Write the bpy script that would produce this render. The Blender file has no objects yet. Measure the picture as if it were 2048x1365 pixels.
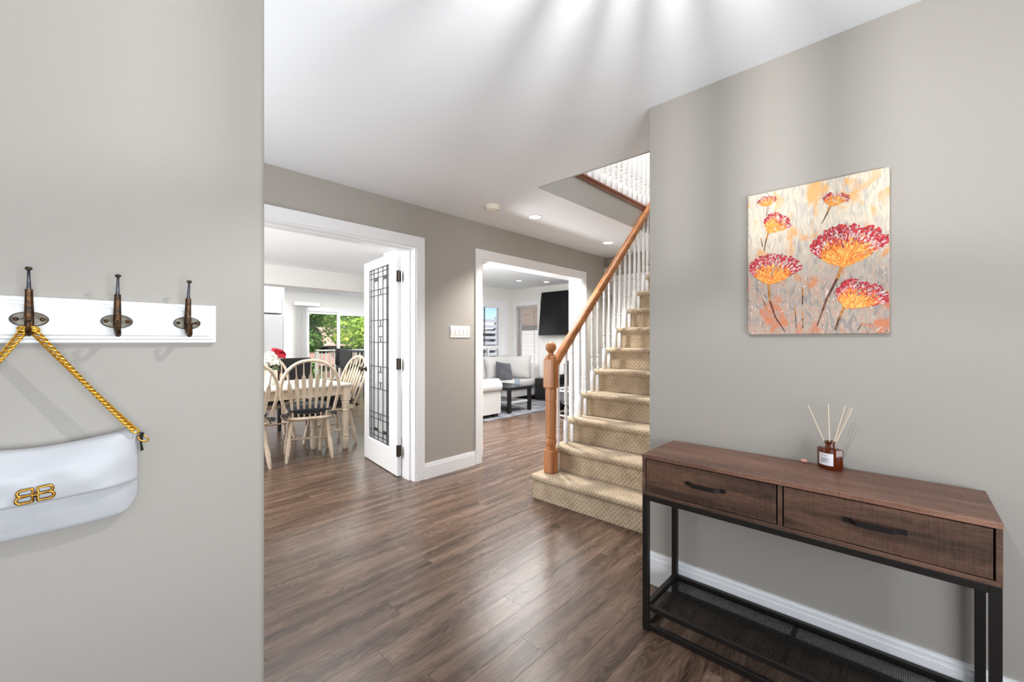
import bpy, bmesh, math, random
from mathutils import Matrix, Vector
random.seed(7)
SC = bpy.context.scene
COL = SC.collection
PI = math.pi

# ------------------------------------------------------------------ camera, world, lights, exposure
H_CAM = 1.24
YAW = 43.025
FPX = 840.0
cam = bpy.data.cameras.new('camera')
cam.sensor_width = 36.0
cam.lens = FPX / 2048 * 36.0
cam.clip_start = 0.02
cam.clip_end = 400
cam_ob = bpy.data.objects.new('camera', cam)
cam_ob.location = (0, 0, H_CAM)
cam_ob.rotation_euler = (math.radians(90), 0, math.radians(YAW - 90))
COL.objects.link(cam_ob)
SC.camera = cam_ob

SC.view_settings.view_transform = 'Standard'
SC.view_settings.look = 'None'
SC.view_settings.gamma = 1.0
SC.view_settings.use_curve_mapping = False
SC.view_settings.exposure = 0.28
SC.cycles.max_bounces = 9
SC.cycles.diffuse_bounces = 6
SC.cycles.glossy_bounces = 4
SC.cycles.transmission_bounces = 6
SC.cycles.transparent_max_bounces = 16
SC.cycles.sample_clamp_indirect = 4.0
SC.cycles.caustics_reflective = False
SC.cycles.caustics_refractive = False

world = bpy.data.worlds.new('sky')
world.use_nodes = True
SC.world = world
wn = world.node_tree
wn.nodes.clear()
w_out = wn.nodes.new('ShaderNodeOutputWorld')
w_bg = wn.nodes.new('ShaderNodeBackground')
w_sky = wn.nodes.new('ShaderNodeTexSky')
w_sky.sky_type = 'NISHITA'
w_sky.sun_disc = False
w_sky.sun_elevation = math.radians(52)
w_sky.sun_rotation = math.radians(200)
w_bg.inputs['Strength'].default_value = 0.13
w_sky.air_density = 0.8
w_sky.dust_density = 0.0
w_sky.ozone_density = 4.0
w_sky.altitude = 800
wn.links.new(w_sky.outputs[0], w_bg.inputs['Color'])
wn.links.new(w_bg.outputs[0], w_out.inputs['Surface'])

def lamp(name, kind, loc, energy, color=(1, 1, 1), rot=(0, 0, 0), **kw):
    l = bpy.data.lights.new(name, kind)
    l.energy = energy
    l.color = color
    for k, v in kw.items():
        setattr(l, k, v)
    o = bpy.data.objects.new(name, l)
    o.location = loc
    o.rotation_euler = rot
    COL.objects.link(o)
    return o

R_ = math.radians
lamp('sun', 'SUN', (0, -5, 12), 9.0, (1, 0.95, 0.88), (R_(48), 0, R_(-35)), angle=R_(1.0))
# daylight through the glazed front door behind the camera
lamp('front_door_daylight', 'AREA', (0.25, -1.66, 1.0), 48, (0.93, 0.97, 1), (R_(90), 0, 0), shape='RECTANGLE', size=1.9, size_y=1.3)
# unseen area light set in an opening of the foyer side wall
lamp('side_fill_light', 'AREA', (-1.56, -0.3, 1.45), 7, (0.97, 0.985, 1), (R_(90), 0, R_(-90)), shape='RECTANGLE', size=1.6, size_y=1.4)
# unseen area lights added to brighten the rooms beyond the two openings
lamp('dining_fill_light', 'AREA', (0.9, 4.0, 2.43), 38, (1, 0.99, 0.97), (0, 0, 0), shape='RECTANGLE', size=2.6, size_y=0.9)
lamp('dining_side_fill', 'AREA', (-1.15, 6.0, 1.4), 140, (0.97, 0.985, 1), (R_(90), 0, R_(-90)), shape='RECTANGLE', size=3.0, size_y=1.8)  # added fill in front of the dining side wall, which has no window
lamp('living_fill_light', 'AREA', (4.9, 3.85, 2.43), 92, (1, 0.99, 0.97), (0, 0, 0), shape='RECTANGLE', size=2.2, size_y=0.7)
lamp('nook_fill_light', 'AREA', (3.6, 8.9, 2.43), 110, (1, 0.99, 0.97), (0, 0, 0), shape='RECTANGLE', size=3.6, size_y=1.0)
# unseen spot added to brighten the foyer ceiling
lamp('ceiling_fill_light', 'SPOT', (0.25, -0.75, 0.7), 46, (0.90, 0.955, 1), (R_(180 - 30), 0, R_(-44)), spot_size=R_(110), spot_blend=0.8, shadow_soft_size=0.15)
# upward fill light added in the hidden left end of the hall
lamp('hall_fill_light', 'AREA', (-0.2, 2.2, 0.7), 29, (0.93, 0.97, 1), (R_(180), R_(-22), 0), shape='DISK', size=0.4)
lamp('living_ceiling_fill', 'AREA', (3.5, 4.3, 1.2), 48, (0.97, 0.985, 1), (R_(180), R_(-18), 0), shape='DISK', size=0.4)  # unseen upward light added to brighten the living room ceiling
lamp('upstairs_fill_light', 'AREA', (3.3, 1.5, 5.1), 65, (1, 1, 1), (0, 0, 0), shape='RECTANGLE', size=2.0, size_y=1.0)  # unseen area light added to brighten the upper landing

# ------------------------------------------------------------------ materials
def S(r, g, b):
    f = lambda c: (c / 255 / 12.92) if c / 255 <= 0.04045 else ((c / 255 + 0.055) / 1.055) ** 2.4
    return (f(r), f(g), f(b), 1)

def nt(name):
    m = bpy.data.materials.new(name)
    m.use_nodes = True
    n = m.node_tree.nodes
    return m, n, m.node_tree.links, n['Principled BSDF']

def M(name, col, rough=0.5, metal=0.0, bump=None, var=None, spec=0.5, sheen=0.0, coat=0.0, stretch=None):
    """plain surface with optional fine relief (scale, strength) and colour variation (scale, second colour)"""
    m, n, L, p = nt(name)
    p.inputs['Base Color'].default_value = col
    p.inputs['Roughness'].default_value = rough
    p.inputs['Metallic'].default_value = metal
    p.inputs['Specular IOR Level'].default_value = spec
    p.inputs['Sheen Weight'].default_value = sheen
    p.inputs['Coat Weight'].default_value = coat
    if bump or var:
        tc = n.new('ShaderNodeTexCoord')
        src = tc.outputs['Object']
        if stretch:
            mp = n.new('ShaderNodeMapping')
            mp.inputs['Scale'].default_value = stretch
            L.new(src, mp.inputs['Vector'])
            src = mp.outputs[0]
    if bump:
        t = n.new('ShaderNodeTexNoise')
        t.inputs['Scale'].default_value = bump[0]
        t.inputs['Detail'].default_value = 3
        b = n.new('ShaderNodeBump')
        b.inputs['Strength'].default_value = bump[1]
        b.inputs['Distance'].default_value = 0.01
        L.new(src, t.inputs['Vector'])
        L.new(t.outputs[0], b.inputs['Height'])
        L.new(b.outputs[0], p.inputs['Normal'])
    if var:
        t = n.new('ShaderNodeTexNoise')
        t.inputs['Scale'].default_value = var[0]
        t.inputs['Detail'].default_value = 5
        r = n.new('ShaderNodeValToRGB')
        r.color_ramp.elements[0].position = 0.35
        r.color_ramp.elements[1].position = 0.65
        r.color_ramp.elements[0].color = col
        r.color_ramp.elements[1].color = var[1]
        L.new(src, t.inputs['Vector'])
        L.new(t.outputs[0], r.inputs[0])
        L.new(r.outputs[0], p.inputs['Base Color'])
    return m

def EM(name, col, strength):
    m = bpy.data.materials.new(name)
    m.use_nodes = True
    n = m.node_tree.nodes
    n.clear()
    o = n.new('ShaderNodeOutputMaterial')
    e = n.new('ShaderNodeEmission')
    e.inputs[0].default_value = col
    e.inputs[1].default_value = strength
    m.node_tree.links.new(e.outputs[0], o.inputs[0])
    return m

def GLASS(name, tint=(1, 1, 1, 1), gloss=0.08, rough=0.02, milk=0.0):
    m = bpy.data.materials.new(name)
    m.use_nodes = True
    n = m.node_tree.nodes
    L = m.node_tree.links
    n.clear()
    o = n.new('ShaderNodeOutputMaterial')
    t = n.new('ShaderNodeBsdfTransparent')
    t.inputs[0].default_value = tint
    g = n.new('ShaderNodeBsdfGlossy')
    g.inputs['Roughness'].default_value = rough
    f = n.new('ShaderNodeFresnel')
    ge = n.new('ShaderNodeNewGeometry')
    io = n.new('ShaderNodeMix')
    io.inputs[2].default_value = 1.45
    io.inputs[3].default_value = 1 / 1.45
    L.new(ge.outputs['Backfacing'], io.inputs[0])
    L.new(io.outputs[0], f.inputs[0])
    mx = n.new('ShaderNodeMixShader')
    L.new(f.outputs[0], mx.inputs[0])
    L.new(t.outputs[0], mx.inputs[1])
    L.new(g.outputs[0], mx.inputs[2])
    last = mx
    if milk:
        d = n.new('ShaderNodeBsdfDiffuse')
        d.inputs[0].default_value = (0.85, 0.87, 0.88, 1)
        tr = n.new('ShaderNodeBsdfTranslucent')
        tr.inputs[0].default_value = (0.9, 0.92, 0.93, 1)
        a = n.new('ShaderNodeMixShader')
        a.inputs[0].default_value = 0.5
        L.new(d.outputs[0], a.inputs[1])
        L.new(tr.outputs[0], a.inputs[2])
        m2 = n.new('ShaderNodeMixShader')
        m2.inputs[0].default_value = milk
        L.new(mx.outputs[0], m2.inputs[1])
        L.new(a.outputs[0], m2.inputs[2])
        last = m2
    L.new(last.outputs[0], o.inputs[0])
    return m

def WOOD(name, stops, along='x', rough=0.4, scale=1.0, per_object=True, bump=0.06, cathedral=0.5, fine=0.5, cross=0.0, planks=None, spec=0.5):
    """grain along one axis; stops: [(pos, colour)]; per_object shifts the figure from board to board"""
    m, n, L, p = nt(name)
    p.inputs['Roughness'].default_value = rough
    p.inputs['Specular IOR Level'].default_value = spec
    tc = n.new('ShaderNodeTexCoord')
    src = tc.outputs['Object']
    if per_object:
        oi = n.new('ShaderNodeObjectInfo')
        mu = n.new('ShaderNodeVectorMath')
        mu.operation = 'SCALE'
        mu.inputs['Scale'].default_value = 1
        cx = n.new('ShaderNodeCombineXYZ')
        sc = n.new('ShaderNodeMath'); sc.operation = 'MULTIPLY'; sc.inputs[1].default_value = 61.7
        L.new(oi.outputs['Random'], sc.inputs[0])
        for i in range(3):
            L.new(sc.outputs[0], cx.inputs[i])
        ad = n.new('ShaderNodeVectorMath'); ad.operation = 'ADD'
        L.new(src, ad.inputs[0]); L.new(cx.outputs[0], ad.inputs[1])
        src = ad.outputs[0]
    ax = 'xyz'.index(along)
    def stretched(s_long, s_cross):
        mp = n.new('ShaderNodeMapping')
        v = [s_cross * scale] * 3
        v[ax] = s_long * scale
        mp.inputs['Scale'].default_value = v
        L.new(src, mp.inputs['Vector'])
        return mp.outputs[0]
    # broad colour drift
    a = n.new('ShaderNodeTexNoise'); a.inputs['Scale'].default_value = 1; a.inputs['Detail'].default_value = 4
    a.inputs['Distortion'].default_value = 0.6
    L.new(stretched(1.6, 16), a.inputs['Vector'])
    # cathedral figure
    d = n.new('ShaderNodeTexNoise'); d.inputs['Scale'].default_value = 1; d.inputs['Detail'].default_value = 1
    L.new(stretched(2.2, 14), d.inputs['Vector'])
    k = n.new('ShaderNodeMath'); k.operation = 'MULTIPLY'; k.inputs[1].default_value = 15
    L.new(d.outputs[0], k.inputs[0])
    fr = n.new('ShaderNodeMath'); fr.operation = 'PINGPONG'; fr.inputs[1].default_value = 0.5
    L.new(k.outputs[0], fr.inputs[0])
    # fine pores
    g = n.new('ShaderNodeTexNoise'); g.inputs['Scale'].default_value = 1; g.inputs['Detail'].default_value = 6
    g.inputs['Roughness'].default_value = 0.7
    L.new(stretched(9, 230), g.inputs['Vector'])
    def madd(x, f, y):
        q = n.new('ShaderNodeMath'); q.operation = 'MULTIPLY_ADD'
        L.new(x, q.inputs[0]); q.inputs[1].default_value = f
        if y is None: q.inputs[2].default_value = 0
        else: L.new(y, q.inputs[2])
        return q.outputs[0]
    tot = madd(a.outputs[0], 1.0, None)
    tot = madd(fr.outputs[0], cathedral * 0.45, tot)
    tot = madd(g.outputs[0], fine * 0.5, tot)
    off = n.new('ShaderNodeMath'); off.operation = 'SUBTRACT'; off.inputs[1].default_value = cathedral * 0.11 + fine * 0.25
    L.new(tot, off.inputs[0]); tot = off.outputs[0]
    if cross:
        c = n.new('ShaderNodeTexNoise'); c.inputs['Scale'].default_value = 1; c.inputs['Detail'].default_value = 2
        mp = n.new('ShaderNodeMapping')
        v = [14, 14, 14]; v[ax] = 160
        mp.inputs['Scale'].default_value = v
        L.new(src, mp.inputs['Vector']); L.new(mp.outputs[0], c.inputs['Vector'])
        tot = madd(c.outputs[0], cross, tot)
        o2 = n.new('ShaderNodeMath'); o2.operation = 'SUBTRACT'; o2.inputs[1].default_value = cross * 0.5
        L.new(tot, o2.inputs[0]); tot = o2.outputs[0]
    if per_object:
        w = n.new('ShaderNodeMath'); w.operation = 'MULTIPLY_ADD'; w.inputs[1].default_value = 0.045
        L.new(oi.outputs['Random'], w.inputs[0]); L.new(tot, w.inputs[2])
        w2 = n.new('ShaderNodeMath'); w2.operation = 'SUBTRACT'; w2.inputs[1].default_value = 0.03
        L.new(w.outputs[0], w2.inputs[0]); tot = w2.outputs[0]
    r = n.new('ShaderNodeValToRGB')
    while len(r.color_ramp.elements) < len(stops):
        r.color_ramp.elements.new(0.5)
    for e, (ps, c) in zip(r.color_ramp.elements, stops):
        e.position = ps; e.color = c
    L.new(tot, r.inputs[0])
    colour = r.outputs[0]
    if planks:
        bk = n.new('ShaderNodeTexBrick')
        bk.inputs['Color1'].default_value = (0.82, 0.82, 0.82, 1)
        bk.inputs['Color2'].default_value = (1.12, 1.1, 1.08, 1)
        bk.inputs['Mortar'].default_value = (0.4, 0.38, 0.36, 1)
        bk.inputs['Scale'].default_value = 1
        bk.inputs['Mortar Size'].default_value = 0.0012
        bk.inputs['Brick Width'].default_value = planks[0]
        bk.inputs['Row Height'].default_value = planks[1]
        L.new(tc.outputs['Object'], bk.inputs['Vector'])
        mm = n.new('ShaderNodeMix'); mm.data_type = 'RGBA'; mm.blend_type = 'MULTIPLY'
        mm.inputs[0].default_value = 1
        L.new(colour, mm.inputs[6]); L.new(bk.outputs['Color'], mm.inputs[7])
        colour = mm.outputs[2]
    L.new(colour, p.inputs['Base Color'])
    if bump:
        b = n.new('ShaderNodeBump'); b.inputs['Strength'].default_value = bump; b.inputs['Distance'].default_value = 0.004
        L.new(tot, b.inputs['Height']); L.new(b.outputs[0], p.inputs['Normal'])
    return m

WALL = M('greige_paint', S(169, 164, 157), 0.55, bump=(260, 0.03))
CEIL = M('ceiling_paint', S(236, 239, 243), 0.75, bump=(180, 0.03))
WHITE = M('white_trim_paint', S(240, 241, 243), 0.35, spec=0.4)
WHITEWALL = M('pale_wall_paint', S(236, 235, 232), 0.6, bump=(200, 0.02))
FLOORW = [(0.20, S(47, 35, 27)), (0.40, S(82, 64, 52)), (0.60, S(107, 86, 73)), (0.85, S(138, 116, 101))]
PLANK = WOOD('floor_plank_wood', FLOORW, 'x', 0.27, 1.0, True, 0.10, 0.75, 0.75)
PLANKFAR = WOOD('floor_wood_far', FLOORW, 'x', 0.27, 1.0, False, 0.05, 0.5, 0.7, planks=(1.22, 0.125))
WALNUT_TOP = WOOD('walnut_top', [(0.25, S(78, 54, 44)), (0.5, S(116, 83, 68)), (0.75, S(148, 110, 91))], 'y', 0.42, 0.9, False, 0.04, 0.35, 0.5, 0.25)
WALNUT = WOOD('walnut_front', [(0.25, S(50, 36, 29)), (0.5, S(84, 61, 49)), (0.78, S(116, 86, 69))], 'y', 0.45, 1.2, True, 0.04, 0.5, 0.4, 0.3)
OAK = WOOD('orange_oak', [(0.2, S(150, 92, 52)), (0.5, S(182, 118, 70)), (0.8, S(204, 142, 92))], 'z', 0.32, 1.0, False, 0.02, 0.25, 0.4)
OAKX = WOOD('orange_oak_rail', [(0.2, S(150, 92, 52)), (0.5, S(184, 120, 70)), (0.8, S(206, 144, 92))], 'x', 0.28, 1.0, False, 0.02, 0.25, 0.4)
REDOAK = WOOD('reddish_oak', [(0.2, S(104, 58, 40)), (0.5, S(140, 84, 60)), (0.8, S(166, 106, 80))], 'x', 0.35, 1.0, False, 0.02, 0.25, 0.4)
WASHED = WOOD('whitewashed_wood', [(0.2, S(186, 164, 138)), (0.5, S(214, 197, 174)), (0.8, S(232, 219, 200))], 'z', 0.5, 1.0, True, 0.03, 0.3, 0.4)
BLACKMETAL = M('black_metal', S(30, 27, 25), 0.45, 0.3, bump=(300, 0.03))
IRON = M('dark_iron', S(48, 42, 36), 0.42, 0.7, var=(60, S(88, 76, 64)), bump=(150, 0.1))
PATINA = M('patinated_bronze', S(34, 28, 21), 0.36, 0.6, var=(110, S(96, 64, 32)), bump=(120, 0.15))
PLATEMETAL = M('grey_bronze_plate', S(112, 108, 98), 0.4, 0.6, var=(70, S(70, 60, 46)))
STEEL = M('blued_steel', S(110, 112, 124), 0.25, 0.9, var=(80, S(60, 62, 78)))
GOLD = M('polished_gold', S(244, 196, 84), 0.24, 1.0)
OLDGOLD = M('aged_gold', S(190, 140, 62), 0.28, 1.0)
LEATHER = M('white_leather', S(198, 200, 205), 0.42, bump=(420, 0.06))
BLACKLEATHER = M('black_leather', S(26, 26, 28), 0.4, bump=(200, 0.08))
BROWNLEATHER = M('brown_leather', S(74, 46, 36), 0.4, bump=(200, 0.08))
BLACKFAB = M('black_cushion_fabric', S(30, 32, 38), 0.85, sheen=0.2, bump=(300, 0.2))
SOFAFAB = M('light_grey_upholstery', S(190, 189, 188), 0.9, sheen=0.2, bump=(500, 0.15))
PILLOWFAB = M('charcoal_fur_fabric', S(58, 60, 68), 0.9, sheen=0.3, bump=(90, 1.0), var=(60, S(84, 87, 96)))
RUGFAB = M('grey_rug_pile', S(96, 97, 102), 0.95, bump=(150, 0.4), var=(6, S(134, 136, 142)))
BLACKWOOD = M('black_brown_wood', S(28, 26, 27), 0.35)
SCREEN = M('tv_screen', S(12, 13, 15), 0.3, spec=0.25)
PLASTIC = M('white_plastic', S(236, 234, 230), 0.4)
CREAMPLASTIC = M('yellowed_plastic', S(240, 237, 222), 0.45)
FRIDGE = M('white_enamel', S(226, 228, 231), 0.25)
WINGLASS = GLASS('window_glass')
LEADGLASS = GLASS('bevelled_privacy_glass', (0.93, 0.95, 0.96, 1), rough=0.12, milk=0.5)
CAME = M('lead_came', S(70, 72, 76), 0.45, 0.6)
GLOW = EM('downlight_glow', (1, 0.985, 0.96, 1), 7.0)
BULB = EM('bulb_glow', (1, 0.95, 0.86, 1), 8.0)

def carpet_mat():
    m, n, L, p = nt('looped_beige_carpet')
    p.inputs['Roughness'].default_value = 0.95
    p.inputs['Sheen Weight'].default_value = 0.15
    tc = n.new('ShaderNodeTexCoord')
    sp = n.new('ShaderNodeSeparateXYZ')
    L.new(tc.outputs['Object'], sp.inputs[0])
    ad = n.new('ShaderNodeMath'); ad.operation = 'ADD'
    L.new(sp.outputs[0], ad.inputs[0]); L.new(sp.outputs[2], ad.inputs[1])
    cb = n.new('ShaderNodeCombineXYZ')
    a1 = n.new('ShaderNodeMath'); a1.operation = 'MULTIPLY'; a1.inputs[1].default_value = 44
    a2 = n.new('ShaderNodeMath'); a2.operation = 'MULTIPLY'; a2.inputs[1].default_value = 40
    L.new(sp.outputs[1], a1.inputs[0]); L.new(ad.outputs[0], a2.inputs[0])
    L.new(a1.outputs[0], cb.inputs[0]); L.new(a2.outputs[0], cb.inputs[1])
    v = n.new('ShaderNodeTexVoronoi'); v.voronoi_dimensions = '2D'
    v.inputs['Scale'].default_value = 1; v.inputs['Randomness'].default_value = 0.25
    rot = n.new('ShaderNodeMapping'); rot.inputs['Rotation'].default_value = (0, 0, R_(45))
    L.new(cb.outputs[0], rot.inputs['Vector']); L.new(rot.outputs[0], v.inputs['Vector'])
    r = n.new('ShaderNodeValToRGB')
    r.color_ramp.elements[0].position = 0.08; r.color_ramp.elements[0].color = S(146, 124, 101)
    r.color_ramp.elements[1].position = 0.34; r.color_ramp.elements[1].color = S(194, 176, 150)
    L.new(v.outputs['Distance'], r.inputs[0])
    no = n.new('ShaderNodeTexNoise'); no.inputs['Scale'].default_value = 9; no.inputs['Detail'].default_value = 4
    L.new(tc.outputs['Object'], no.inputs['Vector'])
    r2 = n.new('ShaderNodeValToRGB')
    r2.color_ramp.elements[0].position = 0.35; r2.color_ramp.elements[0].color = (0.78, 0.75, 0.72, 1)
    r2.color_ramp.elements[1].position = 0.62; r2.color_ramp.elements[1].color = (1, 1, 1, 1)
    L.new(no.outputs[0], r2.inputs[0])
    mx = n.new('ShaderNodeMix'); mx.data_type = 'RGBA'; mx.blend_type = 'MULTIPLY'; mx.inputs[0].default_value = 1
    L.new(r.outputs[0], mx.inputs[6]); L.new(r2.outputs[0], mx.inputs[7])
    L.new(mx.outputs[2], p.inputs['Base Color'])
    f = n.new('ShaderNodeTexNoise'); f.inputs['Scale'].default_value = 420
    L.new(tc.outputs['Object'], f.inputs['Vector'])
    s = n.new('ShaderNodeMath'); s.operation = 'MULTIPLY_ADD'; s.inputs[1].default_value = 0.5
    L.new(f.outputs[0], s.inputs[0]); L.new(v.outputs['Distance'], s.inputs[2])
    b = n.new('ShaderNodeBump'); b.inputs['Strength'].default_value = 0.5; b.inputs['Distance'].default_value = 0.006
    L.new(s.outputs[0], b.inputs['Height']); L.new(b.outputs[0], p.inputs['Normal'])
    return m
CARPET = carpet_mat()

def vcol_mat(name, rough=0.55, bump=True):
    m, n, L, p = nt(name)
    p.inputs['Roughness'].default_value = rough
    a = n.new('ShaderNodeVertexColor'); a.layer_name = 'paint'
    L.new(a.outputs[0], p.inputs['Base Color'])
    return m
PAINT = vcol_mat('impasto_paint')

# ------------------------------------------------------------------ mesh builder
class MB:
    def __init__(s):
        s.v, s.f, s.c = [], [], []
    def add(s, vs, fs, mat=None, col=None):
        o = len(s.v)
        if mat is not None:
            vs = [mat @ Vector(p) for p in vs]
        s.v += [tuple(p) for p in vs]
        s.f += [tuple(i + o for i in f) for f in fs]
        s.c += [col] * len(fs)
        return s
    def box(s, x0, x1, y0, y1, z0, z1, b=0.0, mat=None, col=None):
        if x0 > x1: x0, x1 = x1, x0
        if y0 > y1: y0, y1 = y1, y0
        if z0 > z1: z0, z1 = z1, z0
        if b <= 0:
            vs = [(x, y, z) for x in (x0, x1) for y in (y0, y1) for z in (z0, z1)]
            fs = [(0, 1, 3, 2), (4, 6, 7, 5), (0, 4, 5, 1), (2, 3, 7, 6), (0, 2, 6, 4), (1, 5, 7, 3)]
            return s.add(vs, fs, mat, col)
        b = min(b, (x1 - x0) * .49, (y1 - y0) * .49, (z1 - z0) * .49)
        X, Y, Z = (x0, x1), (y0, y1), (z0, z1)
        vs, ix = [], {}
        sg = (1, -1)
        for i in (0, 1):
            for j in (0, 1):
                for k in (0, 1):
                    ix[i, j, k] = len(vs)
                    xb, yb, zb = X[i] + sg[i] * b, Y[j] + sg[j] * b, Z[k] + sg[k] * b
                    vs += [(X[i], yb, zb), (xb, Y[j], zb), (xb, yb, Z[k])]
        fs = []
        q = [(0, 0), (1, 0), (1, 1), (0, 1)]
        for i in (0, 1):
            fs.append([ix[i, a, c] for a, c in q])
            fs.append([ix[a, i, c] + 1 for a, c in q])
            fs.append([ix[a, c, i] + 2 for a, c in q])
        for a in (0, 1):
            for c in (0, 1):
                fs.append([ix[0, a, c] + 1, ix[1, a, c] + 1, ix[1, a, c] + 2, ix[0, a, c] + 2])
                fs.append([ix[a, 0, c] + 0, ix[a, 1, c] + 0, ix[a, 1, c] + 2, ix[a, 0, c] + 2])
                fs.append([ix[a, c, 0] + 0, ix[a, c, 1] + 0, ix[a, c, 1] + 1, ix[a, c, 0] + 1])
        for k in ix.values():
            fs.append([k, k + 1, k + 2])
        return s.add(vs, fs, mat, col)
    def tube(s, pts, rad, n=8, cap=True, flat=None, mat=None, closed=False, col=None):
        """sweep; rad number or list; flat=(a,b) scales the section along its two axes"""
        P = [Vector(p) for p in pts]
        N = len(P)
        rads = rad if isinstance(rad, (list, tuple)) else [rad] * N
        fa, fb = flat or (1, 1)
        T = []
        for i in range(N):
            if closed:
                t = P[(i + 1) % N] - P[i - 1]
            else:
                t = P[min(i + 1, N - 1)] - P[max(i - 1, 0)]
            T.append(t.normalized())
        up = Vector((0, 0, 1))
        if abs(T[0].dot(up)) > 0.95:
            up = Vector((0, 1, 0))
        u = (up - T[0] * up.dot(T[0])).normalized()
        vs = []
        for i in range(N):
            u = (u - T[i] * u.dot(T[i]))
            u = u.normalized() if u.length > 1e-6 else Vector((1, 0, 0))
            w = T[i].cross(u)
            for k in range(n):
                a = 2 * PI * (k + .5) / n
                vs.append(P[i] + u * (math.sin(a) * rads[i] * fb) + w * (math.cos(a) * rads[i] * fa))
        fs = []
        for i in range(N if closed else N - 1):
            j = (i + 1) % N
            for k in range(n):
                k2 = (k + 1) % n
                fs.append((i * n + k, i * n + k2, j * n + k2, j * n + k))
        if cap and not closed:
            fs.append(tuple(range(n)))
            fs.append(tuple(range((N - 1) * n, N * n)))
        return s.add(vs, fs, mat, col)
    def lathe(s, prof, n=16, o=(0, 0, 0), mat=None, sx=1, sy=1, col=None, cap=True):
        vs, fs = [], []
        for r, z in prof:
            for k in range(n):
                a = 2 * PI * k / n
                vs.append((o[0] + r * sx * math.cos(a), o[1] + r * sy * math.sin(a), o[2] + z))
        for i in range(len(prof) - 1):
            for k in range(n):
                k2 = (k + 1) % n
                fs.append((i * n + k, i * n + k2, (i + 1) * n + k2, (i + 1) * n + k))
        if cap and prof[0][0] > 1e-6: fs.append(tuple(range(n)))
        if cap and prof[-1][0] > 1e-6: fs.append(tuple(range((len(prof) - 1) * n, len(prof) * n)))
        return s.add(vs, fs, mat, col)
    def prism(s, poly, c0, c1, ax='y', mat=None, col=None):
        """poly in the plane across ax: (x,z) for y, (y,z) for x, (x,y) for z"""
        def P(a, b, c):
            return {'y': (a, c, b), 'x': (c, a, b), 'z': (a, b, c)}[ax]
        n = len(poly)
        vs = [P(a, b, c0) for a, b in poly] + [P(a, b, c1) for a, b in poly]
        fs = [tuple(range(n)), tuple(range(n, 2 * n))]
        for i in range(n):
            j = (i + 1) % n
            fs.append((i, j, n + j, n + i))
        return s.add(vs, fs, mat, col)
    def ball(s, o, r, n=14, m=10, sc=(1, 1, 1), mat=None, col=None):
        prof = [(max(r * math.sin(PI * i / m), 1e-7 if i in (0, m) else 0), -r * math.cos(PI * i / m)) for i in range(m + 1)]
        vs, fs = [], []
        for q, z in prof:
            for k in range(n):
                a = 2 * PI * k / n
                vs.append((o[0] + q * sc[0] * math.cos(a), o[1] + q * sc[1] * math.sin(a), o[2] + z * sc[2]))
        for i in range(m):
            for k in range(n):
                k2 = (k + 1) % n
                fs.append((i * n + k, i * n + k2, (i + 1) * n + k2, (i + 1) * n + k))
        return s.add(vs, fs, mat, col)
    def mesh(s, name, mat, smooth=35):
        me = bpy.data.meshes.new(name)
        me.from_pydata(s.v, [], s.f)
        bm = bmesh.new()
        bm.from_mesh(me)
        bmesh.ops.remove_doubles(bm, verts=bm.verts, dist=1e-6)
        bmesh.ops.recalc_face_normals(bm, faces=bm.faces)
        bm.to_mesh(me)
        bm.free()
        if smooth:
            me.shade_smooth()
            me.set_sharp_from_angle(angle=R_(smooth))
        if mat: me.materials.append(mat)
        return me
    def build(s, name, mat, parent=None, smooth=35, world=True, kind=None, label=None):
        """world=True: the vertices are world coordinates and are shifted to the parent's place"""
        if parent is not None and world:
            q = Vector((0, 0, 0)); o = parent
            while o is not None:
                q += o.location; o = o.parent
            s.v = [tuple(Vector(p) - q) for p in s.v]
        me = s.mesh(name, mat, smooth)
        return link(name, me, parent, kind, label)

def link(name, me, parent=None, kind=None, label=None):
    o = bpy.data.objects.new(name, me)
    COL.objects.link(o)
    if parent is not None: o.parent = parent
    if kind: o['kind'] = kind
    if label: o['label'] = label
    return o

def thing(name, label, cat, loc=(0, 0, 0), rz=0.0, group=None):
    o = bpy.data.objects.new(name, None)
    o.empty_display_size = 0.05
    COL.objects.link(o)
    o.location = loc
    o.rotation_euler = (0, 0, rz)
    o['label'] = label
    o['category'] = cat
    if group: o['group'] = group
    return o

def tag(o, label, cat, group=None):
    o['label'] = label; o['category'] = cat
    if group: o['group'] = group
    return o

def base(name, loc=(0, 0, 0), kind='structure', label=None):
    o = bpy.data.objects.new(name, None)
    o.empty_display_size = 0.05
    o.location = loc
    COL.objects.link(o)
    o['kind'] = kind
    if label: o['label'] = label
    return o

def dup(root, loc, rz, label, group=None):
    def cp(o, parent):
        c = o.copy()
        COL.objects.link(c)
        if parent is not None: c.parent = parent
        for ch in o.children: cp(ch, c)
        return c
    r = cp(root, None)
    r.location = loc; r.rotation_euler = (0, 0, rz); r['label'] = label
    if group: r['group'] = group
    return r

def struct(name, mb, mat, label=None, smooth=30):
    return mb.build(name, mat, None, smooth, True, 'structure', label)

def mtx(loc=(0, 0, 0), rx=0, ry=0, rz=0):
    return Matrix.Translation(loc) @ Matrix.Rotation(rz, 4, 'Z') @ Matrix.Rotation(ry, 4, 'Y') @ Matrix.Rotation(rx, 4, 'X')

def project(x, y, z):
    a = R_(YAW)
    d = x * math.cos(a) + y * math.sin(a)
    r = x * math.sin(a) - y * math.cos(a)
    if d < 0.15: return None
    return 1024 + FPX * r / d, 682.5 - FPX * (z - H_CAM) / d

CZ = 2.44            # ceiling height
YB = 3.145           # front face of the wall with the two openings
XC = 2.064           # face of the wall behind the console table
YCE = 0.957          # where that wall ends
XD = 5.37            # far end of the hall

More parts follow.
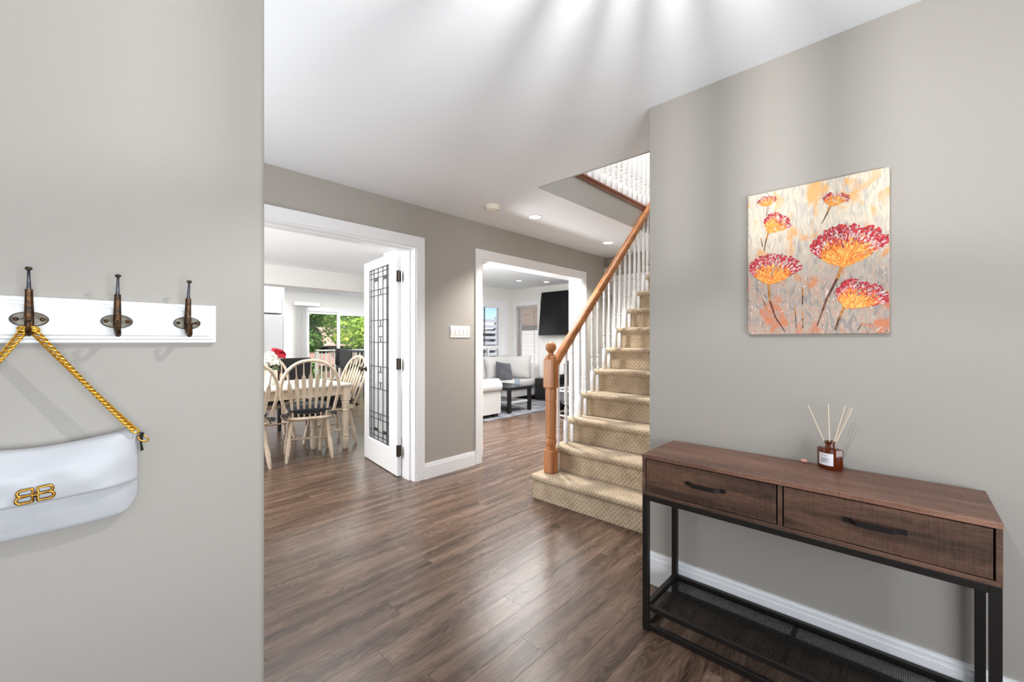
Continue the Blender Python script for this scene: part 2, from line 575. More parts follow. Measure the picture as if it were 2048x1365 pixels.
# ------------------------------------------------------------------ room shell
# wall with the coat rack: rounded outer corner
mb = MB()
prof = [(-1.6, 1.24), (0.352, 1.24)]
for i in range(7):
    a = -PI / 2 + PI / 2 * i / 6
    prof.append((0.352 + 0.018 * math.cos(a), 1.258 + 0.018 * math.sin(a)))
for i in range(7):
    a = PI / 2 * i / 6
    prof.append((0.352 + 0.018 * math.cos(a), 1.342 + 0.018 * math.sin(a)))
prof += [(-1.6, 1.36)]
mb.prism(prof, 0, CZ, 'z')
struct('wall_left', mb, WALL, 'greige wall behind the coat rack')
# wall with the two openings
mb = MB()
DX0, DX1, DZ = 0.45, 2.135, 2.075      # dining opening
LX0, LX1, LZ = 2.90, 4.745, 2.085      # living room opening
YB2 = YB + 0.2
for x0, x1, z0, z1 in ((-1.6, DX0, 0, CZ), (DX0, DX1, DZ, CZ), (DX1, LX0, 0, CZ), (LX0, LX1, LZ, CZ), (LX1, XD, 0, CZ)):
    mb.box(x0, x1, YB, YB2, z0, z1)
struct('wall_back', mb, WALL, 'greige wall with the two cased openings')
mb = MB(); mb.box(XC, XC + 0.115, -1.75, YCE, 0, CZ)
struct('wall_right', mb, WALL, 'greige wall behind the console table')
mb = MB(); mb.box(XC + 0.115, XD, YCE - 0.115, YCE, 0, 5.2); mb.box(XC, XC + 0.115, YCE - 0.115, YCE, CZ, 5.2)
struct('wall_stair', mb, WALL, 'greige wall along the hidden side of the stairs')
mb = MB()
mb.box(XD, XD + 0.12, YCE - 0.115, YB2, 0, 2.69)
struct('wall_end', mb, WALL, 'greige wall at the end of the hall')
mb = MB(); mb.box(XD, XD + 0.12, YCE - 0.115, 3.5, 2.69, 5.2); mb.box(0.5, XD, 3.38, 3.5, 2.69, 5.2); mb.box(0.5, 0.62, YCE, 3.38, 2.69, 5.2)
mb.box(0.5, XC, YCE - 0.115, YCE, 2.69, 5.2)
struct('wall_upstairs', mb, WHITEWALL, 'white walls of the upper landing')
mb = MB(); mb.box(0.5, XD + 0.12, YCE - 0.115, 3.5, 5.2, 5.35)
struct('ceiling_upstairs', mb, CEIL)
# foyer walls behind the camera, with the light of the glazed front door and an opening for the side fill light
mb = MB()
for x0, x1, z0, z1 in ((-1.72, -0.75, 0, CZ), (1.25, XC + 0.115, 0, CZ), (-0.75, 1.25, 2.25, CZ), (-0.75, 1.25, 0, 0.45)):
    mb.box(x0, x1, -1.82, -1.7, z0, z1)
struct('wall_front', mb, WALL)
mb = MB()
for y0, y1, z0, z1 in ((-1.7, -1.15, 0, CZ), (0.55, 1.36, 0, CZ), (-1.15, 0.55, 2.2, CZ), (-1.15, 0.55, 0, 0.7)):
    mb.box(-1.72, -1.6, y0, y1, z0, z1)
mb.box(-1.72, -1.6, 1.36, YB2, 0, CZ)
struct('wall_side', mb, WALL)

mb = MB(); mb.box(-3.0, 4.0, -4.6, -1.82, 2.5, 2.62); mb.box(-3.6, -1.72, -1.7, 3.0, 2.5, 2.62)
struct('sun_blocker', mb, CEIL)  # unseen slabs added to keep direct sun out of the foyer openings
# ceilings: the foyer one is cut out over the stairs
HX, HY = 2.532, 2.091
mb = MB()
mb.box(-1.72, HX, -1.82, YB, CZ, 2.69)
mb.box(HX, XD, HY, YB, CZ, 2.69)
mb.box(0.5, XD, YB, 3.38, 2.52, 2.69)
struct('ceiling', mb, CEIL, 'smooth white foyer ceiling with the stair opening')
mb = MB(); mb.box(-1.3, 6.1, YB2, 10.95, CZ, 2.6)
struct('ceiling_dining', mb, CEIL, 'white ceiling of dining room and nook')
mb = MB(); mb.box(6.1, 7.4, YB2, 6.85, CZ, 2.6)
struct('ceiling_living', mb, CEIL, 'white ceiling of the living room')
# painted face of the floor edge above the hall, seen over the stairs
mb = MB(); mb.box(HX, XD, HY - 0.012, HY, CZ - 0.002, 2.69)
mb.box(HX - 0.001, HX + 0.012, YCE, HY - 0.012, CZ - 0.002, 2.69)
struct('trim_stair_opening', mb, M('grey_fascia_paint', S(180, 179, 177), 0.6), 'grey face of the floor edge around the stair opening')

# dining room / nook / living room shell
mb = MB(); mb.box(-1.32, -1.2, YB2, 10.95, 0, CZ)
struct('wall_dining_left', mb, WHITEWALL)
PX0, PX1, PZ = 4.10, 5.79, 2.03
mb = MB()
for x0, x1, z0, z1 in ((-1.32, PX0, 0, CZ), (PX1, 6.1, 0, CZ), (PX0, PX1, PZ, CZ)):
    mb.box(x0, x1, 10.8, 10.95, z0, z1)
struct('wall_nook_back', mb, WHITEWALL, 'pale wall around the patio door')
mb = MB(); mb.box(5.98, 6.1, 6.82, 10.8, 0, CZ)
struct('wall_nook_right', mb, WHITEWALL)
mb = MB(); mb.box(3.0, 3.12, YB2, 5.1, 0, CZ); mb.box(3.0, 3.9, 5.1, 5.2, 0, CZ); mb.box(3.8, 3.92, 5.2, 6.7, 0, CZ)
struct('wall_partition', mb, WHITEWALL, 'white wall between dining and living room')
# living: far wall and tv wall with windows
WX0, WX1, WZ0, WZ1 = 5.35, 6.93, 0.62, 2.04
mb = MB()
for x0, x1, z0, z1 in ((3.8, WX0, 0, CZ), (WX1, 7.35, 0, CZ), (WX0, WX1, 0, WZ0), (WX0, WX1, WZ1, CZ)):
    mb.box(x0, x1, 6.7, 6.82, z0, z1)
struct('wall_living_back', mb, WHITEWALL, 'white wall with the window onto the sky')
VY0, VY1, VZ0, VZ1 = 5.93, 6.58, 0.55, 2.04
mb = MB()
for y0, y1, z0, z1 in ((3.0, VY0, 0, CZ), (VY1, 6.7, 0, CZ), (VY0, VY1, 0, VZ0), (VY0, VY1, VZ1, CZ)):
    mb.box(7.2, 7.35, y0, y1, z0, z1)
struct('wall_living_right', mb, WHITEWALL, 'white wall carrying the television')
mb = MB(); mb.box(XD + 0.12, 7.35, 3.2, YB2, 0, CZ)
struct('wall_living_front', mb, WHITEWALL)
mb = MB(); mb.box(-1.2, 5.98, 7.25, 7.6, 2.135, CZ - 0.001)
struct('beam_dining', mb, WHITEWALL, 'boxed white beam across the dining room ceiling')

# ------------------------------------------------------------------ floor: one board at a time near the camera
mb = MB()
mb.box(-1.72, XD + 0.1, -1.82, YB2, -0.12, -0.003)
mb.box(-1.32, 6.1, YB2, 10.95, -0.12, -0.003)
mb.box(6.1, 7.35, 3.2, 6.82, -0.12, -0.003)
mb.box(XD + 0.1, 6.1, 3.2, YB2, -0.12, -0.003)
floor = mb.build('floor', PLANKFAR, None, 0, True, 'structure', 'brown wood plank floor')
PW, PL = 0.125, 1.22
full_board = MB().box(0, PL - 0.0005, 0, PW - 0.0004, -0.012, 0, 0.0004).mesh('plank', PLANK, 0)
rp = random.Random(3)
count = 0
row = -6
while True:
    y = 0.045 + row * PW
    if y > 5.05: break
    off = (row * 0.437 + rp.random() * 0.25) % 1.0
    xmin, xmax = (-1.55, 2.06) if y < 0.95 else (-1.55, 2.56) if y < 2.0 else (-1.55, XD - 0.01) if y + PW < YB + 0.02 else (0.45, 4.75) if y < YB2 - 0.06 else (-1.1, 6.6)
    if y < YB + .02 and y + PW > YB + 0.02: xmax = XD - 0.01
    x = xmin - off * PL
    while x < xmax:
        a, b = max(x, xmin), min(x + PL, xmax)
        seen = False
        if b - a > 0.03:
            for t in range(9):
                for ty in (0, 1):
                    q = project(a + (b - a) * t / 8, y + PW * ty, 0)
                    if q is None or not (-20 < q[0] < 2068 and q[1] < 1400): continue
                    if y > 1.2 and q[0] < 528: continue
                    if y + PW > 2.2 and y < 3.1 and q[0] > 1160: continue
                    if y > 3.1 and (840 < q[0] < 945 or q[0] > 1100): continue
                    seen = True
        if seen:
            if a == x and b == x + PL:
                me = full_board; ox = x
            else:
                me = MB().box(0, b - a - 0.0005, 0, PW - 0.0004, -0.012, 0, 0.0004).mesh('plank', PLANK, 0); ox = a
            o = link('plank', me, floor)
            o.location = (ox, y, 0)
            count += 1
        x += PL
    row += 1
print('planks', count)

# ------------------------------------------------------------------ baseboards and casings
def baseboard(name, pts, label=None, h=0.16, t=0.016):
    """pts: (x0,y0,x1,y1,nx,ny): runs along the wall face, n points into the room"""
    mb = MB()
    for x0, y0, x1, y1, nx, ny in pts:
        for za, zb, th in ((0, h - 0.03, t), (h - 0.03, h - 0.012, t * 0.75), (h - 0.012, h, t * 0.45)):
            mb.box(min(x0, x1, x0 + nx * th, x1 + nx * th), max(x0, x1, x0 + nx * th, x1 + nx * th), min(y0, y1, y0 + ny * th, y1 + ny * th), max(y0, y1, y0 + ny * th, y1 + ny * th), za, zb)
    return struct(name, mb, WHITE, label)
baseboard('baseboard_right', [(XC, -1.7, XC, YCE, -1, 0)], 'white moulded baseboard under the console table', 0.163)
baseboard('baseboard_left', [(-1.6, 1.24, 0.35, 1.24, 0, -1)])
baseboard('baseboard_back', [(DX1 + 0.07, YB, LX0 - 0.08, YB, 0, -1), (LX1 + 0.08, YB, XD, YB, 0, -1)], 'white baseboard between the two openings', 0.14)
baseboard('baseboard_end', [(XD, 2.1, XD, 2.18, -1, 0)])
baseboard('baseboard_partition', [(3.0, YB2, 3.0, 5.1, -1, 0)], None, 0.14)
baseboard('baseboard_living', [(4.0, 6.7, 7.2, 6.7, 0, -1), (7.2, 3.4, 7.2, 6.7, -1, 0)], None, 0.14)

def opening(name, x0, x1, z, label):
    r = base(name, (x0, YB, 0), 'structure', label)
    cw = 0.085
    f = YB - 0.018
    for a, b, zb in ((x0 - cw + 0.008, x0 + 0.008, z - 0.008), (x1 - 0.008, x1 + cw - 0.008, z - 0.008)):
        MB().box(a, b, f, YB, 0, zb, 0.003).build('casing_board', WHITE, r)
    MB().box(x0 - cw + 0.008, x1 + cw - 0.008, f, YB, z - 0.008, z + cw, 0.003).build('casing_head', WHITE, r)
    MB().box(x0, x0 + 0.018, YB - 0.004, YB2 + 0.004, 0, z - 0.018).build('jamb_board', WHITE, r)
    MB().box(x1 - 0.018, x1, YB - 0.004, YB2 + 0.004, 0, z - 0.018).build('jamb_board', WHITE, r)
    MB().box(x0, x1, YB - 0.004, YB2 + 0.004, z - 0.018, z).build('jamb_head', WHITE, r)
    # back casing
    for a, b in ((x0 - cw, x0), (x1, x1 + cw)):
        MB().box(a, b, YB2, YB2 + 0.018, 0, z).build('casing_board', WHITE, r)
    MB().box(x0 - cw, x1 + cw, YB2, YB2 + 0.018, z, z + cw).build('casing_head', WHITE, r)
    return r
t1 = opening('trim_1', DX0, DX1, DZ, 'white casing of the dining room doorway')
t2 = opening('trim_2', LX0, LX1, LZ, 'white casing of the living room opening')
for a, b, z0, z1 in ((DX1 - 0.03, DX1 - 0.018, 0, DZ - 0.018), (DX0 + 0.018, DX0 + 0.03, 0, DZ - 0.018), (DX0 + 0.03, DX1 - 0.03, DZ - 0.03, DZ - 0.018)):
    MB().box(a, b, YB + 0.07, YB + 0.155, z0, z1).build('door_stop', WHITE, t1)

# ------------------------------------------------------------------ leaded french door standing open
DH = Vector((2.117, 3.362, 0)); DF = Vector((2.243, 4.21, 0))
dang = math.atan2(DF.y - DH.y, DF.x - DH.x)
door = base('door_1', DH, 'structure', 'open white french door with a leaded glass panel')
door.rotation_euler = (0, 0, dang)
T0, T1 = -0.0, 0.038       # leaf thickness, local y: the visible face is +y side
GS0, GS1, GZ0, GZ1 = 0.197, 0.735, 0.24, 1.972
W_D = 0.86
for nm, a, b, z0, z1 in (('door_stile', 0, GS0 - 0.012, 0.008, 2.06), ('door_stile', GS1 + 0.012, W_D, 0.008, 2.06), ('door_rail', GS0 - 0.012, GS1 + 0.012, 0.008, GZ0 - 0.012), ('door_rail', GS0 - 0.012, GS1 + 0.012, GZ1 + 0.012, 2.06)):
    MB().box(a, b, T0, T1, z0, z1, 0.001).build(nm, WHITE, door, 0, False)
mb = MB()
for a, b, z0, z1 in ((GS0 - 0.012, GS0, GZ0 - 0.012, GZ1 + 0.012), (GS1, GS1 + 0.012, GZ0 - 0.012, GZ1 + 0.012), (GS0, GS1, GZ0 - 0.012, GZ0), (GS0, GS1, GZ1, GZ1 + 0.012)):
    mb.box(a, b, T0 + 0.004, T1 - 0.004, z0, z1)
mb.build('glazing_bead', WHITE, door, 0, False)
cols = [GS0, 0.25, 0.28, 0.38, 0.505, 0.62, 0.685, GS1]
rows = [GZ0, 0.282, 0.332, 0.455, 0.512, 0.76, 0.985, 1.227, 1.45, 1.70, 1.757, 1.88, 1.93, GZ1]
cm = MB()
for c in cols:
    w = 0.006 if c in (GS0, GS1, 0.28, 0.62) else 0.0035
    cm.box(c - w, c + w, 0.012, 0.026, GZ0, GZ1)
for q in rows:
    w = 0.005 if q in (GZ0, GZ1) else 0.0028
    cm.box(GS0, GS1, 0.012, 0.026, q - w, q + w)
for q in (1.386, 1.285, 0.927, 0.826):
    for a, b in ((0.38, 0.505), (0.685, GS1), (GS0, 0.25)):
        cm.box(a, b, 0.012, 0.026, q - 0.0028, q + 0.0028)
for a, b in ((1.386, 1.45), (1.227, 1.285), (0.927, 0.985), (0.76, 0.826), (1.70, 1.757), (0.455, 0.512)):
    cm.box(0.440, 0.4455, 0.012, 0.026, a, b)
for a, b in ((0.28, 0.38), (0.505, 0.62)):
    cm.box(a, b, 0.011, 0.027, 1.845, 1.88); cm.box(a, b, 0.011, 0.027, 0.332, 0.36)
cm.build('lead_came', CAME, door, 0, False, 'stuff')
for i in range(len(cols) - 1):
    for j in range(len(rows) - 1):
        tl = random.uniform(-0.0012, 0.0012)
        MB().add([(cols[i], 0.018 + tl, rows[j]), (cols[i + 1], 0.018 - tl, rows[j]), (cols[i + 1], 0.018 - tl * .5, rows[j + 1]), (cols[i], 0.018 + tl * .5, rows[j + 1]),
                  (cols[i], 0.021 + tl, rows[j]), (cols[i + 1], 0.021 - tl, rows[j]), (cols[i + 1], 0.021 - tl * .5, rows[j + 1]), (cols[i], 0.021 + tl * .5, rows[j + 1])],
                 [(0, 1, 2, 3), (4, 5, 6, 7), (0, 1, 5, 4), (1, 2, 6, 5), (2, 3, 7, 6), (3, 0, 4, 7)]).build('pane', LEADGLASS, door, 0, False)
for z in (1.83, 1.03, 0.24):
    h = base('hinge', (0, 0, 0), 'thing'); del h['kind']
    h.parent = door
    MB().box(-0.002, 0.0, T0 + 0.002, T1, z - 0.05, z + 0.05, 0).build('hinge_leaf', IRON, h, 0, False)
    MB().tube([(-0.004, T1 + 0.004, z - 0.052), (-0.004, T1 + 0.004, z + 0.052)], 0.006, 8).build('hinge_knuckle', IRON, h, 40, False)
    MB().box(-0.055, -0.012, 0.001, 0.003, z - 0.05, z + 0.05).build('hinge_leaf', IRON, h, 0, False).location = (0.003, T1 - 0.002, 0)
kn = MB()
for sgn, y0 in ((1, T1), (-1, T0)):
    kn.lathe([(0.026, 0), (0.026, 0.006), (0.012, 0.009), (0.010, 0.03), (0.022, 0.038), (0.027, 0.05), (0.02, 0.06), (0.0001, 0.063)], 14, mat=mtx((W_D - 0.055, y0, 0.945), rx=-PI / 2 * sgn))
kn.build('door_knob', IRON, door, 40, False)

# hall door at the far end, beyond the balusters
d2 = base('door_2', (XD, 2.6, 0), 'structure', 'white panelled door at the end of the hall')
MB().box(XD - 0.018, XD, 3.07, 3.14, 0, 2.09, 0.003).build('casing_board', WHITE, d2)
MB().box(XD - 0.018, XD, 2.15, 2.22, 0, 2.09, 0.003).build('casing_board', WHITE, d2)
MB().box(XD - 0.02, XD, 2.15, 3.14, 2.09, 2.17, 0.003).build('casing_head', WHITE, d2)
MB().box(XD - 0.01, XD, 2.225, 3.06, 0.01, 2.085).build('door_slab', WHITE, d2)
for z0, z1 in ((0.2, 0.95), (1.1, 1.95)):
    for y0, y1 in ((2.32, 2.60), (2.68, 2.96)):
        MB().box(XD - 0.016, XD - 0.01, y0, y1, z0, z1, 0.004).build('door_panel', WHITE, d2)
for z in (1.85, 1.05, 0.25):
    MB().box(XD - 0.02, XD - 0.008, 3.055, 3.085, z - 0.05, z + 0.05, 0.002).build('hinge', IRON, d2)
MB().box(XD - 0.0105, XD - 0.006, 3.058, 3.066, 0.01, 2.085).build('door_gap', M('gap_shadow_line', S(90, 90, 92), 0.8), d2)  # grey strip coloured as the shade in the gap beside the slab
kb = MB(); kb.lathe([(0.025, 0), (0.012, 0.01), (0.012, 0.03), (0.026, 0.045), (0.0001, 0.06)], 12, mat=mtx((XD - 0.01, 2.29, 0.95), ry=-PI / 2))
kb.build('door_knob', IRON, d2, 40)

# ------------------------------------------------------------------ patio door (nook) and living windows
w1 = base('door_3', (PX0, 10.8, 0), 'structure', 'white sliding patio door onto the deck')
def frame(parent, x0, x1, z0, z1, y0, y1, w, mat, name='frame_bar', axis='y'):
    for a, b, c, d in ((x0, x0 + w, z0, z1), (x1 - w, x1, z0, z1), (x0 + w, x1 - w, z1 - w, z1), (x0 + w, x1 - w, z0, z0 + w)):
        m_ = MB()
        if axis == 'y': m_.box(a, b, y0, y1, c, d)
        else: m_.box(y0, y1, a, b, c, d)
        m_.build(name, mat, parent, 0)
frame(w1, PX0, PX1, 0.0, PZ, 10.80, 10.93, 0.045, WHITE)
frame(w1, PX0 + 0.05, 4.98, 0.045, PZ - 0.045, 10.85, 10.89, 0.06, WHITE, 'sash_bar')
frame(w1, 4.90, PX1 - 0.05, 0.045, PZ - 0.045, 10.81, 10.85, 0.075, WHITE, 'sash_bar')
MB().box(PX0 + 0.1, 4.93, 10.868, 10.872, 0.1, PZ - 0.1).build('pane', WINGLASS, w1, 0)
MB().box(4.97, PX1 - 0.12, 10.828, 10.832, 0.1, PZ - 0.1).build('pane', WINGLASS, w1, 0)
MB().box(PX0 - 0.06, PX0, 10.785, 10.8, 0, PZ + 0.06).build('casing_board', WHITE, w1)
MB().box(PX1, PX1 + 0.06, 10.785, 10.8, 0, PZ + 0.06).build('casing_board', WHITE, w1)
MB().box(PX0, PX1, 10.785, 10.8, PZ, PZ + 0.06).build('casing_head', WHITE, w1)
w2 = base('window_1', (WX0, 6.7, WZ0), 'structure', 'white window with sky and shed beyond')
frame(w2, WX0, WX1, WZ0, WZ1, 6.70, 6.80, 0.05, WHITE)
MB().box(6.04, 6.76, 6.722, 6.788, 1.065, 1.135).build('frame_bar', WHITE, w2)
MB().box(6.76, 6.88, 6.72, 6.79, WZ0 + 0.05, WZ1 - 0.05).build('frame_bar', WHITE, w2)
MB().box(6.43, 6.47, 6.73, 6.785, WZ0 + 0.05, 1.065).build('frame_bar', WHITE, w2)
MB().box(5.98, 6.04, 6.72, 6.79, WZ0 + 0.05, WZ1 - 0.05).build('frame_bar', WHITE, w2)
for a, b, c, d in ((6.04, 6.76, 1.135, WZ1 - 0.05), (6.04, 6.43, WZ0 + 0.05, 1.065), (6.47, 6.76, WZ0 + 0.05, 1.065), (WX0 + 0.05, 5.98, 1.135, WZ1 - 0.05), (WX0 + 0.05, 5.98, WZ0 + 0.05, 1.065)):
    MB().box(a, b, 6.752, 6.756, c, d).build('pane', WINGLASS, w2, 0)
for a, b, c, d in ((WX0 - 0.08, WX0, WZ0 - 0.08, WZ1 + 0.1), (WX1, WX1 + 0.09, WZ0 - 0.08, WZ1 + 0.1), (WX0, WX1, WZ1, WZ1 + 0.1), (WX0, WX1, WZ0 - 0.08, WZ0)):
    MB().box(a, b, 6.68, 6.7, c, d).build('casing_board', WHITE, w2)
w3 = base('window_2', (7.2, VY0, VZ0), 'structure', 'white window behind the venetian blind')
frame(w3, VY0, VY1, VZ0, VZ1, 7.26, 7.34, 0.045, WHITE, axis='x')
MB().box(7.3, 7.304, VY0 + 0.04, VY1 - 0.04, VZ0 + 0.04, VZ1 - 0.04).build('pane', WINGLASS, w3, 0)
for a, b, c, d in ((VY0 - 0.08, VY0, VZ0 - 0.08, VZ1 + 0.1), (VY1, VY1 + 0.08, VZ0 - 0.08, VZ1 + 0.1), (VY0, VY1, VZ1, VZ1 + 0.1), (VY0, VY1, VZ0 - 0.08, VZ0)):
    MB().box(7.18, 7.2, a, b, c, d).build('casing_board', WHITE, w3)

w4 = base('fill_light_frame', (-1.2, 6.0, 0.45), 'structure')  # frame added around the dining fill light, on a wall without window
frame(w4, 4.42, 7.58, 0.42, 2.38, -1.2, -1.165, 0.07, WHITE, axis='x')
# ------------------------------------------------------------------ staircase
RIS = 0.196; RUN = 0.203; X1 = 2.515; YS0, YS1 = 0.96, 2.115
NST = 14
stairs = thing('staircase', 'carpeted staircase with oak newel post and white turned balusters', 'stairs', (X1, 1.55, 0))
def step_profile(last=False):
    # local: nosing front at x=0, tread top at z=0
    o = 0.026; rr = 0.021
    p = [(o, -RIS), (o, -0.05)]
    for i in range(9):
        a = PI * 1.5 - PI * i / 8
        p.append((rr + rr * math.cos(a), -rr - 0.004 + (rr + 0.004) * math.sin(a)))
    p += [(RUN + o + 0.001, 0.0), (RUN + o + 0.001, -RIS)]
    return p
for n in range(1, NST + 1):
    mb = MB()
    y1 = YS1 + (0.03 if n == 1 else 0)
    mb.prism([(x + X1 + RUN * (n - 1), z + RIS * n) for x, z in step_profile()], YS0, y1, 'y')
    st = mb.build('step', CARPET, stairs, 40)
    bv = st.modifiers.new('round', 'BEVEL'); bv.width = 0.012; bv.segments = 3; bv.limit_method = 'ANGLE'; bv.angle_limit = R_(60)
# solid body under the steps
mb = MB()
for n in range(2, NST + 1):
    mb.box(X1 + RUN * (n - 1) + 0.03, X1 + RUN * n + 0.03, YS0, YS1 - 0.02, 0, RIS * (n - 1) - 0.001)
mb.build('stair_body', WALL, stairs, 0)
YR = 2.052
# newel
NX = 2.652; NZ = RIS
new = MB()
def sq(m, h, z0, z1, b=0.006): m.box(NX - h, NX + h, YR - h, YR + h, z0, z1, b)
NPR = MB()
sq(NPR, 0.045, NZ, NZ + 0.185, 0.010)
oct8 = [(0.040, 0.183), (0.041, 0.2), (0.037, 0.205), (0.0375, 0.213), (0.043, 0.222), (0.0455, 0.24), (0.042, 0.268), (0.0385, 0.276), (0.043, 0.282), (0.043, 0.292), (0.0385, 0.298)]
NPR.lathe([(r, z + NZ) for r, z in oct8], 20, (NX, YR, 0))
NPR.lathe([(0.0385 / math.cos(PI / 8), 0.297 + NZ), (0.0415 / math.cos(PI / 8), 0.50 + NZ), (0.0415 / math.cos(PI / 8), 0.568 + NZ)], 8, (NX, YR, 0), mat=Matrix.Translation((NX, YR, 0)) @ Matrix.Rotation(PI / 8, 4, 'Z') @ Matrix.Translation((-NX, -YR, 0)))
NPR.lathe([(r, z + NZ) for r, z in ((0.041, 0.566), (0.0445, 0.571), (0.041, 0.577))], 20, (NX, YR, 0))
NPR.lathe([(0.0425 / math.cos(PI / 8), 0.576 + NZ), (0.043 / math.cos(PI / 8), 0.66 + NZ)], 8, (NX, YR, 0), mat=Matrix.Translation((NX, YR, 0)) @ Matrix.Rotation(PI / 8, 4, 'Z') @ Matrix.Translation((-NX, -YR, 0)))
NPR.lathe([(r, z + NZ) for r, z in ((0.042, 0.655), (0.046, 0.662), (0.042, 0.672))], 20, (NX, YR, 0))
sq(NPR, 0.0475, NZ + 0.668, NZ + 0.905, 0.011)
NPR.lathe([(r, z + NZ) for r, z in ((0.047, 0.893), (0.046, 0.914), (0.032, 0.93), (0.026, 0.936))], 20, (NX, YR, 0))
newel = NPR.build('newel_post', OAK, stairs, 35)
cap = MB(); cap.lathe([(r, z + NZ) for r, z in ((0.026, 0.934), (0.022, 0.942), (0.022, 0.952), (0.0265, 0.956))], 18, (NX, YR, 0))
cap.ball((NX, YR, NZ + 0.994), 0.0435, 20, 14)
cap.build('ball_finial', OAK, newel, 60)
# handrail
def rail_z(x): return 1.150 + 0.962 * (x - 2.79)
rl = MB()
pts = [(NX + 0.02, YR, rail_z(NX + 0.02)), (3.0, YR, rail_z(3.0)), (3.6, YR, rail_z(3.6)), (4.4, YR, rail_z(4.4)), (5.1, YR, rail_z(5.1))]
sl = math.atan(0.962)
sec = [(-0.022, -0.034), (0.022, -0.034), (0.024, -0.012), (0.03, 0.0), (0.031, 0.012), (0.025, 0.024), (0.012, 0.031), (0, 0.033), (-0.012, 0.031), (-0.025, 0.024), (-0.031, 0.012), (-0.03, 0.0), (-0.024, -0.012)]
vs, fs = [], []
ux, uz = -math.sin(sl), math.cos(sl)
for p in pts:
    for a, b in sec: vs.append((p[0] + b * ux, p[1] + a, p[2] + b * uz))
ns = len(sec)
for i in range(len(pts) - 1):
    for k in range(ns): fs.append((i * ns + k, i * ns + (k + 1) % ns, (i + 1) * ns + (k + 1) % ns, (i + 1) * ns + k))
fs += [tuple(range(ns)), tuple(range((len(pts) - 1) * ns, len(pts) * ns))]
rl.add(vs, fs)
rl.build('handrail', OAKX, stairs, 50)
# balusters: two lengths, two on every step
def baluster_mesh(length, base_h, name='baluster', flat_top=True):
    m_ = MB()
    h = 0.0165
    m_.box(-h, h, -h, h, 0, base_h, 0.004)
    L = length
    z = base_h
    pr = [(0.014, z - 0.004), (0.0165, z + 0.004), (0.011, z + 0.012), (0.0105, z + 0.02), (0.0145, z + 0.026), (0.0105, z + 0.032), (0.0115, z + 0.045),
          (0.0155, z + 0.075), (0.0150, z + 0.10), (0.0105, z + 0.125), (0.0105, z + 0.131), (0.016, z + 0.138), (0.016, z + 0.147), (0.0115, z + 0.153),
          (0.0155, z + 0.17), (0.0150, z + 0.22), (0.0115, L - 0.16), (0.0110, L - 0.14), (0.0140, L - 0.135), (0.0140, L - 0.128), (0.0110, L - 0.122), (0.0125, L - 0.06), (0.016, L - 0.03), (0.016, L)]
    m_.lathe(pr, 10)
    return m_.mesh(name, WHITE, 45)
BX = 2.653
def under(x): return rail_z(x) - 0.048
b1 = baluster_mesh(under(BX + RUN) + 0.02 - 2 * RIS, 0.185)
b2 = baluster_mesh(under(BX + RUN + 0.095) + 0.02 - 2 * RIS, 0.185)
for n in range(1, 12):
    for me, dx in ((b1, 0.0), (b2, 0.095)):
        if n == 1 and dx == 0: continue
        x = BX + RUN * (n - 1) + dx
        o = link('baluster', me, stairs)
        o.location = (x - X1, YR - 1.55, RIS * n)
# landing edge: reddish nosing board and white balusters above the stair opening
land = thing('landing_railing', 'upper landing railing of white balusters on a reddish oak sill', 'railing', (3.9, HY + 0.02, 2.69))
ns_ = MB(); ns_.box(HX + 0.02, XD - 0.01, HY - 0.03, HY + 0.09, 2.69, 2.725, 0.010); ns_.box(HX + 0.02, XD - 0.01, HY - 0.02, HY + 0.06, 2.664, 2.69)
ns_.build('sill_board', REDOAK, land)
bu = baluster_mesh(0.87, 0.135)
k = 0
x = 3.484 - 0.1092 * 8
while x < XD - 0.1:
    o = link('baluster', bu, land); o.location = (x - 3.9, 0.015, 0.035)
    x += 0.1092
MB().box(HX + 0.05, XD - 0.01, HY + 0.005, HY + 0.065, 3.59, 3.64, 0.015).build('top_rail', REDOAK, land)

# ------------------------------------------------------------------ ceiling fittings
def downlight(loc, label, group, r=0.055, spot=0):
    t = thing('recessed_light', label, 'ceiling light', loc, 0, group)
    MB().lathe([(r, -0.0005), (r, -0.003), (r * 1.28, -0.003), (r * 1.3, -0.0002), (r, -0.0005)], 24, cap=False).build('trim_ring', WHITE, t, 40, False)
    MB().lathe([(0.0001, -0.002), (r, -0.002), (r, 0), (0.0001, 0)], 24).build('lens', GLOW, t, 40, False)
    if spot:
        lamp('downlight_beam', 'SPOT', (loc[0], loc[1], loc[2] - 0.01), spot, (1, 0.97, 0.93), (0, 0, 0), spot_size=R_(110), spot_blend=0.7, shadow_soft_size=0.04)
    return t
downlight((3.117, 2.605, CZ), 'recessed ceiling light beside the smoke detector', 'recessed hall lights', 0.056, 165)
downlight((4.55, 2.643, CZ), 'recessed ceiling light beside the handrail at the hall end', 'recessed hall lights', 0.056, 165)
downlight((6.2, 5.6, CZ), 'recessed living room light nearer the window corner', 'recessed living room lights', 0.05, 20)
downlight((6.7, 5.3, CZ), 'recessed living room light above the television', 'recessed living room lights', 0.05, 20)
t = thing('smoke_detector', 'yellowed white round smoke detector on the hall ceiling', 'smoke detector', (2.606, 2.669, CZ))
MB().lathe([(0.072, 0), (0.072, -0.01), (0.066, -0.012)], 28).build('mounting_plate', CREAMPLASTIC, t, 40, False)
MB().lathe([(0.064, -0.011), (0.064, -0.028), (0.056, -0.038), (0.03, -0.042), (0.0001, -0.042)], 28).build('cover', CREAMPLASTIC, t, 40, False)
MB().lathe([(0.006, -0.043), (0.006, -0.038), (0.0001, -0.045)], 10, (0.03, -0.03, 0)).build('test_button', M('green_led', S(70, 80, 60), 0.4), t, 40, False)

